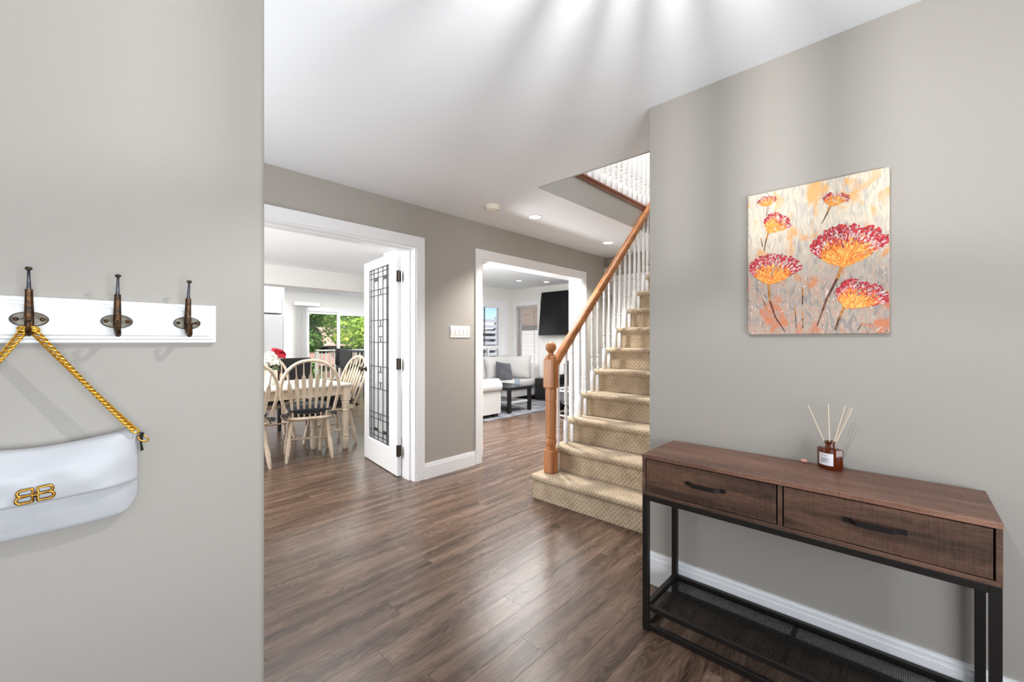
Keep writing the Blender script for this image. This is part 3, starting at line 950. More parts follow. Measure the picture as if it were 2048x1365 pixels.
# foyer lantern over the camera's right shoulder: its bars throw the streaks on ceiling and wall
LXY = (0.88, 0.36)
t = thing('ceiling_lantern', 'black caged lantern hanging from the foyer ceiling', 'ceiling light', (LXY[0], LXY[1], CZ))
MB().lathe([(0.055, 0), (0.055, -0.012), (0.02, -0.022), (0.006, -0.024), (0.006, -0.16)], 20).build('canopy', BLACKMETAL, t, 40, False)
cg = 0.085
for deg in (64, 44.4, 30, 13, -8, -38, -70, -104, -138, -172, 150, 122, 92):
    a = R_(deg)
    MB().tube([(cg * math.cos(a), cg * math.sin(a), -0.16), (cg * math.cos(a), cg * math.sin(a), -0.355)], 0.0066, 8).build('cage_bar', BLACKMETAL, t, 40, False)
for z in (-0.16, -0.355):
    MB().tube([(cg * math.cos(2 * PI * i / 28), cg * math.sin(2 * PI * i / 28), z) for i in range(28)], 0.005, 6, closed=True).build('cage_ring', BLACKMETAL, t, 60, False)
for a in (0, PI / 2):
    MB().tube([(cg * math.cos(a), cg * math.sin(a), -0.16), (-cg * math.cos(a), -cg * math.sin(a), -0.16)], 0.004, 6).build('cage_arm', BLACKMETAL, t, 40, False)
MB().lathe([(0.012, -0.16), (0.014, -0.2), (0.0001, -0.201)], 12).build('bulb_socket', BLACKMETAL, t, 40, False)
lamp('lantern_bulb', 'POINT', (LXY[0], LXY[1], CZ - 0.31), 24, (1, 0.99, 0.975), shadow_soft_size=0.009)

# ------------------------------------------------------------------ wall devices
t = thing('light_switch', 'white five-gang light switch plate between the two doorways', 'light switch', (2.63, YB, 1.33))
MB().box(2.505, 2.755, YB - 0.007, YB, 1.272, 1.386, 0.003).build('cover_plate', PLASTIC, t)
for i in range(5):
    x = 2.505 + 0.025 + i * 0.05
    b_ = MB(); b_.prism([(YB - 0.007, 1.296), (YB - 0.0095, 1.296), (YB - 0.0135, 1.332), (YB - 0.0085, 1.364), (YB - 0.007, 1.364)], x - 0.0165, x + 0.0165, 'x')
    b_.build('rocker', PLASTIC, t)
t = thing('motion_sensor', 'small white motion sensor in the corner at the hall end', 'motion sensor', (XD - 0.05, YB - 0.05, 2.2))
MB().box(XD - 0.075, XD - 0.02, YB - 0.055, YB, 2.18, 2.29, 0.008).build('housing', PLASTIC, t)
MB().box(XD - 0.07, XD - 0.025, YB - 0.062, YB - 0.05, 2.19, 2.225, 0.005).build('lens', M('milky_lens', S(220, 222, 224), 0.3), t)

# ------------------------------------------------------------------ coat rack with hooks
YF = 1.222
rack = thing('coat_rack', 'white moulded board with three bronze double hooks', 'coat rack', (-0.05, 1.24, 1.28))
bd = MB()
bd.box(-0.33, 0.257, YF + 0.006, 1.24, 1.2355, 1.3255, 0.002)
bd.box(-0.328, 0.250, YF + 0.002, YF + 0.0065, 1.2430, 1.3180, 0.002)
bd.box(-0.326, 0.243, YF - 0.001, YF + 0.0035, 1.2505, 1.3105, 0.002)
bd.build('board', WHITE, rack)
def make_hook(hx):
    pl = MB()
    pl.lathe([(1.0, 0), (1.0, 0.0025), (0.9, 0.004), (0.0001, 0.0045)], 28, mat=mtx((hx, YF - 0.001, 1.2815), rx=PI / 2) @ Matrix.Diagonal((0.0255, 0.0145, 1, 1)))
    plate = pl.build('hook_plate', PLATEMETAL, rack, 30)
    for s in (-1, 1):
        MB().ball((hx + s * 0.0165, YF - 0.0055, 1.2815), 0.0036, 10, 6, (1, 0.5, 1)).build('screw', PATINA, plate, 60)
    up = MB()
    up.tube([(hx, YF - 0.006, 1.268), (hx, YF - 0.009, 1.29), (hx, YF - 0.014, 1.318), (hx, YF - 0.017, 1.338)], [0.0068, 0.0068, 0.0060, 0.0054], 8)
    up.build('hook_arm', PATINA, plate, 40)
    rod = MB()
    rod.tube([(hx, YF - 0.017, 1.336), (hx, YF - 0.021, 1.356), (hx, YF - 0.026, 1.372)], [0.0034, 0.0026, 0.0022], 8)
    rod.build('hook_rod', STEEL, plate, 60)
    MB().ball((hx, YF - 0.027, 1.3755), 0.0052, 12, 8, (1, 1, 0.72)).build('hook_knob', IRON, plate, 60)
    lo = MB()
    P = [(YF - 0.006, 1.285), (YF - 0.010, 1.268), (YF - 0.018, 1.2575), (YF - 0.029, 1.2535), (YF - 0.038, 1.2575), (YF - 0.042, 1.267), (YF - 0.043, 1.2765)]
    lo.tube([(hx, y, z) for y, z in P], [0.0066, 0.0062, 0.0056, 0.0052, 0.0046, 0.0036, 0.0030], 8)
    lo.ball((hx, YF - 0.043, 1.279), 0.0052, 12, 8, (1, 1, 0.85))
    lo.build('lower_hook', PATINA, plate, 60)
for hx in (-0.0425, 0.0795, 0.1985): make_hook(hx)
make_hook(-0.1645)

# ------------------------------------------------------------------ handbag hanging from the first hook
BXc, BY = -0.0325, 1.2
bag = thing('handbag', 'white leather flap handbag with gold chain hanging from the coat rack', 'handbag', (BXc, BY, 0.86))
HWB = 0.147
def bag_surface(zt, zb, yf_top, yf_mid, yf_bot, yb, nx=20, nz=10, edge=0.012, hw=HWB, bulge=1.0, wr=0.0, seed=1, foldcurve=None):
    """soft closed panel: zt(u), zb(u) outlines, u in -1..1"""
    rr = random.Random(seed)
    ph = [rr.uniform(0, 6) for _ in range(4)]
    m_ = MB()
    vs = []
    def yfront(u, s):
        side = max(0.0, 1 - abs(u) ** 6)
        if s < 0.5: y = yf_top + (yf_mid - yf_top) * math.sin(s * PI)
        else: y = yf_bot + (yf_mid - yf_bot) * math.sin(s * PI)
        y = yb + (y - yb) * (0.35 + 0.65 * side) * bulge
        y += wr * (math.sin(5 * u + 9 * s + ph[0]) * math.sin(3 * s + ph[1]) + 0.5 * math.sin(11 * u - 7 * s + ph[2])) * side
        return y
    for j in range(nz + 1):
        s = j / nz
        for i in range(nx + 1):
            u = -1 + 2 * i / nx
            z = zt(u) + (zb(u) - zt(u)) * s
            vs.append((BXc + hw * u, yfront(u, s), z))
    nF = len(vs)
    for j in range(nz + 1):
        s = j / nz
        for i in range(nx + 1):
            u = -1 + 2 * i / nx
            z = zt(u) + (zb(u) - zt(u)) * s
            vs.append((BXc + hw * u, yb, z))
    fs = []
    W_ = nx + 1
    for j in range(nz):
        for i in range(nx):
            a = j * W_ + i
            fs.append((a, a + 1, a + W_ + 1, a + W_))
            fs.append((nF + a, nF + a + W_, nF + a + W_ + 1, nF + a + 1))
    for i in range(nx):
        fs.append((i, nF + i, nF + i + 1, i + 1))
        a = nz * W_ + i
        fs.append((a, a + 1, nF + a + 1, nF + a))
    for j in range(nz):
        a = j * W_; fs.append((a, a + W_, nF + a + W_, nF + a))
        a = j * W_ + nx; fs.append((a, nF + a, nF + a + W_, a + W_))
    m_.add(vs, fs)
    return m_
zt = lambda u: 1.037 + 0.020 * abs(u) ** 1.7 - (0.006 * max(0, abs(u) - 0.93) / 0.07)
zfb = lambda u: 0.934 + 0.008 * u * u
zbb = lambda u: 0.8655 + 0.006 * u * u + (0.034 * max(0, abs(u) - 0.88) / 0.12 if abs(u) > 0.88 else 0)
body = bag_surface(lambda u: zt(u) - 0.006, zbb, 1.207, 1.192, 1.212, 1.236, 24, 12, wr=0.0014, seed=3)
bo = body.build('bag_body', LEATHER, bag, 70)
flap = bag_surface(zt, zfb, 1.196, 1.172, 1.176, 1.222, 24, 10, wr=0.0026, seed=5, hw=0.146)
fo = flap.build('flap', LEATHER, bag, 70)
for o in (bo, fo):
    sm = o.modifiers.new('soft', 'SUBSURF'); sm.levels = 1; sm.render_levels = 2
# chain: twisted curb links
la, lb = 0.0076, 0.0058
ring = []
for i in range(14):
    a = 2 * PI * i / 14
    ring.append((la * math.cos(a), lb * math.sin(a), 0))
link_me = MB().tube(ring, 0.0021, 7, closed=True).mesh('chain_link', GOLD, 60)
chain = base('chain_strap', (0, 0, 0), 'thing', 'twisted gold chain'); del chain['kind']
chain.parent = bag
def lay(p0, p1, n, sag=0.0):
    p0, p1 = Vector(p0), Vector(p1)
    d = (p1 - p0).normalized()
    q0 = d.to_track_quat('X', 'Y')
    for i in range(n):
        s = (i + .5) / n
        p = p0.lerp(p1, s) + Vector((0, 0, -sag * 4 * s * (1 - s)))
        o = link('chain_link', link_me, chain)
        o.location = p - Vector(bag.location)
        q = q0 @ Matrix.Rotation(R_(38) + i * 0.06, 3, 'X').to_quaternion() @ Matrix.Rotation(R_(26), 3, 'Y').to_quaternion()
        o.rotation_mode = 'QUATERNION'; o.rotation_quaternion = q
YT = YF - 0.028
top_l, top_r = (-0.0425 - 0.004, YT, 1.2625), (-0.0425 + 0.004, YT, 1.2625)
lay(top_r, (BXc + 0.140, 1.193, 1.047), 29, 0.004)
lay(top_l, (BXc - 0.140, 1.193, 1.047), 29, 0.004)
for i in range(3):
    o = link('chain_link', link_me, chain)
    o.location = Vector((-0.0425 + 0.006 * (i - 1), YT, 1.2625)) - Vector(bag.location)
    o.rotation_euler = (R_(40), R_(10), 0)
for s in (-1, 1):
    rg = MB(); rg.tube([(BXc + s * 0.152 + 0.0085 * math.cos(a_), 1.199 + 0.003 * math.sin(a_), 1.030 + 0.006 * math.sin(a_) - s * 0.004 * math.cos(a_)) for a_ in [2 * PI * i / 16 for i in range(16)]], 0.0017, 7, closed=True)
    rg.build('strap_ring', OLDGOLD, bag, 60)
    tb = MB(); tb.add([(BXc + s * 0.1465, 1.196, 1.044), (BXc + s * 0.1535, 1.199, 1.042), (BXc + s * 0.1500, 1.197, 1.02), (BXc + s * 0.1530, 1.199, 1.005), (BXc + s * 0.1480, 1.197, 1.003), (BXc + s * 0.1470, 1.196, 1.02),
                       (BXc + s * 0.1465, 1.206, 1.044), (BXc + s * 0.1535, 1.209, 1.042), (BXc + s * 0.1500, 1.207, 1.02), (BXc + s * 0.1530, 1.209, 1.005), (BXc + s * 0.1480, 1.207, 1.003), (BXc + s * 0.1470, 1.206, 1.02)],
                      [(0, 1, 2, 5), (5, 2, 3, 4), (6, 7, 8, 11), (11, 8, 9, 10), (0, 1, 7, 6), (1, 2, 8, 7), (2, 3, 9, 8), (3, 4, 10, 9), (4, 5, 11, 10), (5, 0, 6, 11)])
    tb.build('ring_tab', BLACKLEATHER, bag, 0)
# clasp: two letters B back to back
EY = 1.166
EC = (-0.0335, 0.958)
cl = base('clasp', (0, 0, 0), 'thing', 'gold double-B clasp'); del cl['kind']
cl.parent = bag
def bpath(sgn):
    P = []
    def loop(zc, hh, w):
        out = [(0.0035, zc - hh)]
        for i in range(9):
            a = -PI / 2 + PI * i / 8
            out.append((w - hh * 0.95 + hh * 0.95 * math.cos(a), zc + hh * math.sin(a)))
        out.append((0.0035, zc + hh))
        return [(sgn * x, z) for x, z in out]
    return loop(0.0061, 0.0056, 0.0218), loop(-0.0061, 0.0060, 0.0234)
for sgn in (1, -1):
    g_ = MB()
    for lp in bpath(sgn):
        g_.tube([(EC[0] + x, EY, EC[1] + z + 0.045 * x) for x, z in lp], 0.0025, 8, closed=True, flat=(1, 1))
    g_.box(EC[0] + sgn * 0.0012, EC[0] + sgn * 0.0048, EY - 0.002, EY + 0.002, EC[1] - 0.0125, EC[1] + 0.0125, 0.0008)
    g_.build('letter_b', OLDGOLD, cl, 60)
tl = MB(); tl.lathe([(0.0048, -0.003), (0.0048, 0.002), (0.0001, 0.0026)], 16, mat=mtx((EC[0], EY, EC[1]), rx=PI / 2))
tl.build('turn_lock', M('dark_bronze', S(58, 34, 22), 0.35, 0.8), cl, 40)
tk = MB(); tk.box(EC[0] - 0.0048, EC[0] + 0.0048, EY - 0.0048, EY - 0.002, EC[1] - 0.001, EC[1] + 0.0011, 0.0006)
tk.build('turn_bar', OLDGOLD, cl)

# ------------------------------------------------------------------ console table
tx0, tx1, ty0, ty1 = 1.705, 2.042, -0.194, 0.826
TZ0, TZ1 = 0.581, 0.754
tab = thing('console_table', 'dark walnut two-drawer console table on a black metal frame', 'table', (1.87, 0.316, 0))
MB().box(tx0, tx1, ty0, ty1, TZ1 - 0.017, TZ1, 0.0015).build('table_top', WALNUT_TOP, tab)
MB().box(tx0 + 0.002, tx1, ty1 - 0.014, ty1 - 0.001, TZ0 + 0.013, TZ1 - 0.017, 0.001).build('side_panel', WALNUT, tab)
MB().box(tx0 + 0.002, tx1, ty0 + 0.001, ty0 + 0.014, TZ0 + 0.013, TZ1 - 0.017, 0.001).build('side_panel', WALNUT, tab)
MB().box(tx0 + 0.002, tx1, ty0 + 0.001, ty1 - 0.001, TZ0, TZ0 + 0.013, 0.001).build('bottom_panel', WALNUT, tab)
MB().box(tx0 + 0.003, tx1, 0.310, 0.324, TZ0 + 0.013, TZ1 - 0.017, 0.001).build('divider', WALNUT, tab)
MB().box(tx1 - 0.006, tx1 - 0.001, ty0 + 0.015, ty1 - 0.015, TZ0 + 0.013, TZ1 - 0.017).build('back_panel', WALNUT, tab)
DRW = M('drawer_gap', S(14, 11, 10), 0.8)
for y0, y1, hy0, hy1 in ((0.327, 0.809, 0.492, 0.642), (ty0 + 0.017, 0.307, -0.008, 0.144)):
    d = MB().box(tx0 + 0.004, tx0 + 0.02, y0 + 0.0015, y1 - 0.0015, TZ0 + 0.0155, TZ1 - 0.0205, 0.001).build('drawer', WALNUT, tab)
    MB().box(tx0 + 0.02, tx1 - 0.03, y0 + 0.006, y1 - 0.006, TZ0 + 0.016, TZ1 - 0.03).build('drawer_box', DRW, d)
    hz = 0.6705
    x_ = tx0 + 0.004
    pt = [(y0_, xx) for y0_, xx in ((hy0, x_ - 0.001), (hy0 + 0.018, x_ - 0.001), (hy0 + 0.034, x_ - 0.022), (hy1 - 0.034, x_ - 0.022), (hy1 - 0.018, x_ - 0.001), (hy1, x_ - 0.001))]
    hm = MB()
    vs, fs = [], []
    for (yy, xx) in pt:
        vs += [(xx - 0.004, yy, hz - 0.0072), (xx - 0.004, yy, hz + 0.0072), (xx + 0.003, yy, hz + 0.0072), (xx + 0.003, yy, hz - 0.0072)]
    for i in range(5):
        for k_ in range(4): fs.append((i * 4 + k_, i * 4 + (k_ + 1) % 4, (i + 1) * 4 + (k_ + 1) % 4, (i + 1) * 4 + k_))
    fs += [(0, 1, 2, 3), (20, 21, 22, 23)]
    hm.add(vs, fs)
    hm.build('drawer_pull', BLACKMETAL, d, 0, label='black metal angular pull')
lw = 0.024
for lx, ly in ((tx0 + 0.001, ty1 - lw - 0.002), (tx0 + 0.001, ty0 + 0.002), (tx1 - lw - 0.002, ty1 - lw - 0.002), (tx1 - lw - 0.002, ty0 + 0.002)):
    MB().box(lx, lx + lw, ly, ly + lw, 0.0, TZ0, 0.001).build('leg', BLACKMETAL, tab)
def bar(a, b, c, d, z0, z1, nm): MB().box(a, b, c, d, z0, z1, 0.001).build(nm, BLACKMETAL, tab)
bar(tx0 + 0.001, tx0 + 0.02, ty0 + 0.026, ty1 - 0.026, TZ0 - 0.022, TZ0, 'apron_bar')
bar(tx1 - 0.022, tx1 - 0.002, ty0 + 0.026, ty1 - 0.026, TZ0 - 0.022, TZ0, 'apron_bar')
for yy in (ty0 + 0.004, ty1 - 0.024): bar(tx0 + 0.025, tx1 - 0.026, yy, yy + 0.02, TZ0 - 0.022, TZ0, 'apron_bar')
# floor stretchers and mesh shelf
for xx in (tx0 + 0.003, tx1 - 0.024): bar(xx, xx + 0.02, ty0 + 0.026, ty1 - 0.026, 0.008, 0.030, 'stretcher')
for yy in (ty0 + 0.004, ty1 - 0.024): bar(tx0 + 0.025, tx1 - 0.026, yy, yy + 0.02, 0.008, 0.030, 'stretcher')
SZ = 0.088
for xx in (tx0 + 0.003, tx1 - 0.024): bar(xx, xx + 0.020, ty0 + 0.026, ty1 - 0.026, SZ, SZ + 0.022, 'shelf_rail')
for yy in (ty0 + 0.004, ty1 - 0.024): bar(tx0 + 0.025, tx1 - 0.026, yy, yy + 0.02, SZ, SZ + 0.022, 'shelf_rail')
bar(tx0 + 0.023, tx1 - 0.024, 0.309, 0.325, SZ - 0.004, SZ + 0.006, 'shelf_rail')
mesh_ = MB()
yy = ty0 + 0.026
while yy < ty1 - 0.026:
    mesh_.box(tx0 + 0.02, tx1 - 0.02, yy, yy + 0.0013, SZ + 0.0080, SZ + 0.0093); yy += 0.0058
xx = tx0 + 0.02
while xx < tx1 - 0.02:
    mesh_.box(xx, xx + 0.0013, ty0 + 0.024, ty1 - 0.024, SZ + 0.0081, SZ + 0.0094); xx += 0.0075
mesh_.build('mesh_shelf', BLACKMETAL, tab, 0, kind='stuff')

# reed diffuser
DXY = (1.992, 0.2055)
dif = thing('reed_diffuser', 'amber glass reed diffuser with white label on the console table', 'diffuser', (DXY[0], DXY[1], TZ1))
AMBER = M('amber_glass', S(120, 44, 8), 0.06, coat=0.5)
AMBER.node_tree.nodes['Principled BSDF'].inputs['Transmission Weight'].default_value = 0.55
AMBER.node_tree.nodes['Principled BSDF'].inputs['IOR'].default_value = 1.35
# flat oval body: two shallow curved faces meeting at upright edges, long axis along the wall
ov = []
for i in range(11):
    s = -1 + 2 * i / 10
    ov.append((-0.0235 * (1 - s * s) - 0.004, 0.041 * s))
for i in range(11):
    s = 1 - 2 * i / 10
    ov.append((0.0235 * (1 - s * s) + 0.004, 0.041 * s))
body = MB()
zs = [(0.0, 0.93), (0.004, 1.0), (0.074, 1.0), (0.0785, 0.95), (0.080, 0.82)]
vs, fs = [], []
for z, k_ in zs:
    for a_, b_ in ov: vs.append((a_ * k_, b_ * k_, z))
nn = len(ov)
for i in range(len(zs) - 1):
    for k_ in range(nn): fs.append((i * nn + k_, i * nn + (k_ + 1) % nn, (i + 1) * nn + (k_ + 1) % nn, (i + 1) * nn + k_))
fs += [tuple(range(nn)), tuple(range((len(zs) - 1) * nn, len(zs) * nn))]
DROT = Matrix.Rotation(R_(-16), 4, 'Z')
body.add(vs, fs, DROT)
body.build('bottle', AMBER, dif, 40, False)
MB().lathe([(0.017, 0.079), (0.0150, 0.083), (0.0148, 0.098), (0.0185, 0.101), (0.0185, 0.105), (0.0125, 0.105), (0.0125, 0.09), (0.0001, 0.09)], 20).build('bottle_neck', AMBER, dif, 40, False)
lab = MB()
vs, fs = [], []
for i in range(7):
    s = -0.72 + 1.20 * i / 6
    x_ = -(0.0235 * (1 - s * s) + 0.004) - 0.0006
    vs += [(x_, 0.041 * -s, 0.017), (x_, 0.041 * -s, 0.062), (x_ + 0.0005, 0.041 * -s, 0.017), (x_ + 0.0005, 0.041 * -s, 0.062)]
for i in range(6):
    a_ = i * 4
    fs += [(a_, a_ + 4, a_ + 5, a_ + 1), (a_ + 2, a_ + 3, a_ + 7, a_ + 6), (a_, a_ + 2, a_ + 6, a_ + 4), (a_ + 1, a_ + 5, a_ + 7, a_ + 3)]
fs += [(0, 1, 3, 2), (24, 26, 27, 25)]
lab.add(vs, fs, DROT)
label = lab.build('label', M('white_label_paper', S(236, 237, 242), 0.6), dif, 60, False)
INK = M('grey_ink', S(108, 108, 116), 0.7)
fc = bpy.data.curves.new('label_text', 'FONT')
fc.body = 'SOJO'; fc.size = 0.0105; fc.align_x = 'CENTER'; fc.align_y = 'CENTER'; fc.extrude = 0.0002
fc.materials.append(INK)
tmp_ = bpy.data.objects.new('label_text_source', fc)
COL.objects.link(tmp_)
bpy.context.view_layer.update()
txt_me = bpy.data.meshes.new_from_object(tmp_.evaluated_get(bpy.context.evaluated_depsgraph_get()))
bpy.data.objects.remove(tmp_)
txt_me.materials.clear(); txt_me.materials.append(INK)
ft = link('label_text', txt_me, label, 'stuff')
ft.matrix_local = DROT @ mtx((-0.0287, 0.005, 0.040)) @ Matrix.Rotation(-PI / 2, 4, 'Z') @ Matrix.Rotation(PI / 2, 4, 'X')
pr_ = MB()
for z, w, hgt in ((0.0535, 0.024, 0.0014), (0.031, 0.034, 0.0016), (0.0275, 0.026, 0.0010)):
    y_ = -w / 2
    rr = random.Random(int(z * 1e4))
    while y_ < w / 2:
        q = rr.uniform(0.0015, 0.0045)
        s = (y_ + 0.005) / 0.041
        x_ = -(0.0235 * (1 - s * s) + 0.004) - 0.0009
        pr_.box(x_, x_ + 0.0004, y_ + 0.005, y_ + 0.005 + q, z, z + hgt, mat=DROT)
        y_ += q + 0.0009
pr_.box(-0.0287, -0.0283, 0.0046, 0.0054, 0.0475, 0.052, mat=DROT)
pr_.build('label_print', INK, label, 0, False, kind='stuff')
REED = M('pale_reed', S(228, 214, 190), 0.7)
for dx, dy, h_ in ((-0.012, 0.068, 0.238), (0.004, 0.006, 0.246), (-0.004, -0.046, 0.245), (0.006, -0.060, 0.240), (-0.002, -0.066, 0.236)):
    b0 = Vector((-dx * 0.25, -dy * 0.10, 0.035)); b1_ = Vector((dx, dy, h_))
    MB().tube([b0, b1_], 0.0017, 7).build('reed', REED, dif, 50, False)
pb = MB(); pb.ball((2.024, 0.292, TZ1 + 0.007), 0.010, 14, 9, (0.85, 1.25, 0.72)); pb.ball((2.02, 0.296, TZ1 + 0.011), 0.006, 10, 7, (0.9, 1.2, 0.6))
o = pb.build('pebble', M('pink_stone', S(214, 138, 118), 0.5, var=(120, S(236, 190, 172))), None, 60)
tag(o, 'small pink stone beside the reed diffuser', 'stone')

# ------------------------------------------------------------------ painting: canvas with thick strokes of paint
PXF = XC - 0.02
PY0, PY1, PZ0, PZ1 = 0.038, 0.498, 1.268, 1.872
def canvas_mat():
    m, n, L, p = nt('painted_canvas')
    p.inputs['Roughness'].default_value = 0.55
    tc = n.new('ShaderNodeTexCoord')
    def noise(scale, det, dist=0.0, off=(0, 0, 0)):
        mp = n.new('ShaderNodeMapping'); mp.inputs['Scale'].default_value = scale; mp.inputs['Location'].default_value = off
        t = n.new('ShaderNodeTexNoise'); t.inputs['Scale'].default_value = 1; t.inputs['Detail'].default_value = det; t.inputs['Distortion'].default_value = dist
        L.new(tc.outputs['Object'], mp.inputs['Vector']); L.new(mp.outputs[0], t.inputs['Vector'])
        return t.outputs[0]
    def ramp(src, stops):
        r = n.new('ShaderNodeValToRGB')
        while len(r.color_ramp.elements) < len(stops): r.color_ramp.elements.new(0.5)
        for e, (ps, c) in zip(r.color_ramp.elements, stops): e.position = ps; e.color = c
        L.new(src, r.inputs[0]); return r.outputs[0]
    def mix(f, a, b):
        x = n.new('ShaderNodeMix'); x.data_type = 'RGBA'
        if isinstance(f, float): x.inputs[0].default_value = f
        else: L.new(f, x.inputs[0])
        for i, s in ((6, a), (7, b)):
            if isinstance(s, tuple): x.inputs[i].default_value = s
            else: L.new(s, x.inputs[i])
        return x.outputs[2]
    streak = noise((22, 44, 10), 7, 2.4)
    upper = ramp(streak, [(0.3, S(184, 174, 166)), (0.44, S(212, 202, 190)), (0.55, S(230, 216, 194)), (0.7, S(240, 226, 202))])
    lower = ramp(noise((20, 38, 12), 7, 2.4, (3, 1, 7)), [(0.3, S(128, 118, 112)), (0.43, S(160, 150, 144)), (0.52, S(186, 166, 152)), (0.6, S(180, 140, 122)), (0.72, S(220, 210, 204))])
    sp = n.new('ShaderNodeSeparateXYZ'); L.new(tc.outputs['Object'], sp.inputs[0])
    ma = n.new('ShaderNodeMapRange'); ma.inputs[1].default_value = 0.16; ma.inputs[2].default_value = 0.46
    L.new(sp.outputs[2], ma.inputs[0])
    wob = n.new('ShaderNodeMath'); wob.operation = 'MULTIPLY_ADD'; wob.inputs[1].default_value = 0.6; wob.inputs[2].default_value = -0.3
    L.new(noise((8, 10, 6), 3), wob.inputs[0])
    sm = n.new('ShaderNodeMath'); sm.operation = 'ADD'; sm.use_clamp = True
    L.new(ma.outputs[0], sm.inputs[0]); L.new(wob.outputs[0], sm.inputs[1])
    col = mix(sm.outputs[0], lower, upper)
    patch = ramp(noise((8, 15, 11), 5, 0.8, (5, 2, 1)), [(0.55, (0, 0, 0, 1)), (0.66, (0.85, 0.85, 0.85, 1))])
    pcol = mix(sm.outputs[0], S(206, 120, 78), S(240, 178, 98))
    col = mix(patch, col, pcol)
    fleck = ramp(noise((90, 130, 70), 4, 0.5, (1, 9, 4)), [(0.66, (0, 0, 0, 1)), (0.72, (0.8, 0.8, 0.8, 1))])
    col = mix(fleck, col, S(250, 246, 240))
    L.new(col, p.inputs['Base Color'])
    b = n.new('ShaderNodeBump'); b.inputs['Strength'].default_value = 0.35; b.inputs['Distance'].default_value = 0.003
    L.new(streak, b.inputs['Height']); L.new(b.outputs[0], p.inputs['Normal'])
    return m
pic = thing('painting', 'canvas painting of red and orange flowers above the console table', 'painting', (PXF, PY1, PZ0))
cv = MB(); cv.box(PXF, XC - 0.001, PY0, PY1, PZ0, PZ1, 0.0015)
cv.build('canvas', canvas_mat(), pic)
PW_ = (PY1 - PY0) / 0.460
rs = random.Random(11)
def paint_mesh(mb, name):
    # world: a to the right (-y), b up, depth towards the room (-x)
    me = bpy.data.meshes.new(name)
    me.from_pydata(mb.v, [], mb.f)
    at = me.color_attributes.new('paint', 'FLOAT_COLOR', 'CORNER')
    k_ = 0
    for f, c in zip(mb.f, mb.c):
        for _ in f:
            at.data[k_].color = c; k_ += 1
    me.materials.append(PAINT)
    return me
def stroke(mb, a, b, ang, ln, wd, col, lift):
    """leaf-shaped dab of paint with a raised middle"""
    ca, sa = math.cos(ang), math.sin(ang)
    q = []
    for s, t, h in ((-0.5, 0, 0), (-0.2, 0.45, 0), (0.25, 0.5, 0), (0.5, 0.08, 0), (0.28, -0.5, 0), (-0.2, -0.42, 0), (0.05, 0, 1)):
        aa = a + s * ln * ca - t * wd * sa
        bb = b + s * ln * sa + t * wd * ca
        aa = min(max(aa, 0.0015), 0.4585); bb = min(max(bb, 0.0015), 0.6025)
        q.append((-lift - 0.0008 * h, -aa, bb))
    c2 = tuple(min(1, x * rs.uniform(0.92, 1.06)) for x in col[:3]) + (1,)
    mb.add(q, [(i, (i + 1) % 6, 6) for i in range(6)], None, c2)
ORANGES = [S(250, 160, 60), S(248, 140, 52), S(252, 184, 92), S(240, 120, 50), S(254, 200, 110)]
REDS = [S(190, 30, 50), S(204, 44, 58), S(160, 28, 52), S(214, 60, 50)]
PINKS = [S(232, 184, 190), S(222, 146, 162), S(238, 214, 212), S(196, 86, 106), S(234, 202, 202), S(236, 222, 216)]
def flower(name, base_, L_, R_x, H_, tilt, n_, thick, redness=0.55):
    mb = MB()
    items = []
    n_ = int(n_ * 1.8); thick *= 0.74
    for i in range(n_):
        phi = rs.uniform(-1, 1) * PI / 2
        rho = rs.random() ** 0.6
        rx = R_x if phi > 0 else L_
        def pos(r):
            return (rx * math.sin(phi) * r ** 0.85, H_ * (0.55 * r * math.cos(phi) + 0.45 * r ** 1.25))
        p0, p1 = pos(max(rho - 0.05, 0.01)), pos(rho)
        ang = math.atan2(p1[1] - p0[1], p1[0] - p0[0]) + rs.uniform(-0.25, 0.25)
        ct, st = math.cos(tilt), math.sin(tilt)
        a = base_[0] + p1[0] * ct - p1[1] * st
        b = base_[1] + p1[0] * st + p1[1] * ct
        lim = redness + 0.12 + rs.uniform(-0.16, 0.14)
        if rho < lim: col = rs.choice(ORANGES)
        elif rho < lim + 0.12: col = rs.choice(REDS + ORANGES[3:4])
        else: col = rs.choice(REDS + PINKS + PINKS)
        items.append((rho, a, b, ang + tilt, col))
    items.sort(key=lambda q: -q[0])
    for j, (rho, a, b, ang, col) in enumerate(items):
        sc = 0.6 + 0.5 * rs.random()
        stroke(mb, a, b, ang, thick * 3.0 * sc * (1.1 - 0.3 * rho), thick * (0.9 if col in ORANGES else 0.62) * sc, col, 0.0004 + 0.0014 * j / len(items))
    # ragged dark red flecks at the rim
    for i in range(n_ // 6):
        phi = rs.uniform(-1, 1) * PI / 2
        rx = R_x if phi > 0 else L_
        r = rs.uniform(0.85, 1.06)
        p1 = (rx * math.sin(phi) * r, H_ * (0.55 * r * math.cos(phi) + 0.45 * r))
        ct, st = math.cos(tilt), math.sin(tilt)
        stroke(mb, base_[0] + p1[0] * ct - p1[1] * st, base_[1] + p1[0] * st + p1[1] * ct, rs.uniform(0, PI), thick * 1.3, thick * 0.8, rs.choice(REDS), 0.002)
    o = link(name, paint_mesh(mb, name), pic)
    o['kind'] = 'stuff'
    return o
flower('painted_flower', (0.075, 0.545), 0.040, 0.033, 0.042, 0, 90, 0.0055, 0.62)
flower('painted_flower', (0.080, 0.432), 0.034, 0.068, 0.080, -0.35, 190, 0.0075, 0.58)
flower('painted_flower', (0.290, 0.499), 0.030, 0.052, 0.050, -0.25, 130, 0.006, 0.6)
flower('painted_flower', (0.328, 0.258), 0.100, 0.126, 0.152, 0.0, 620, 0.0105, 0.52)
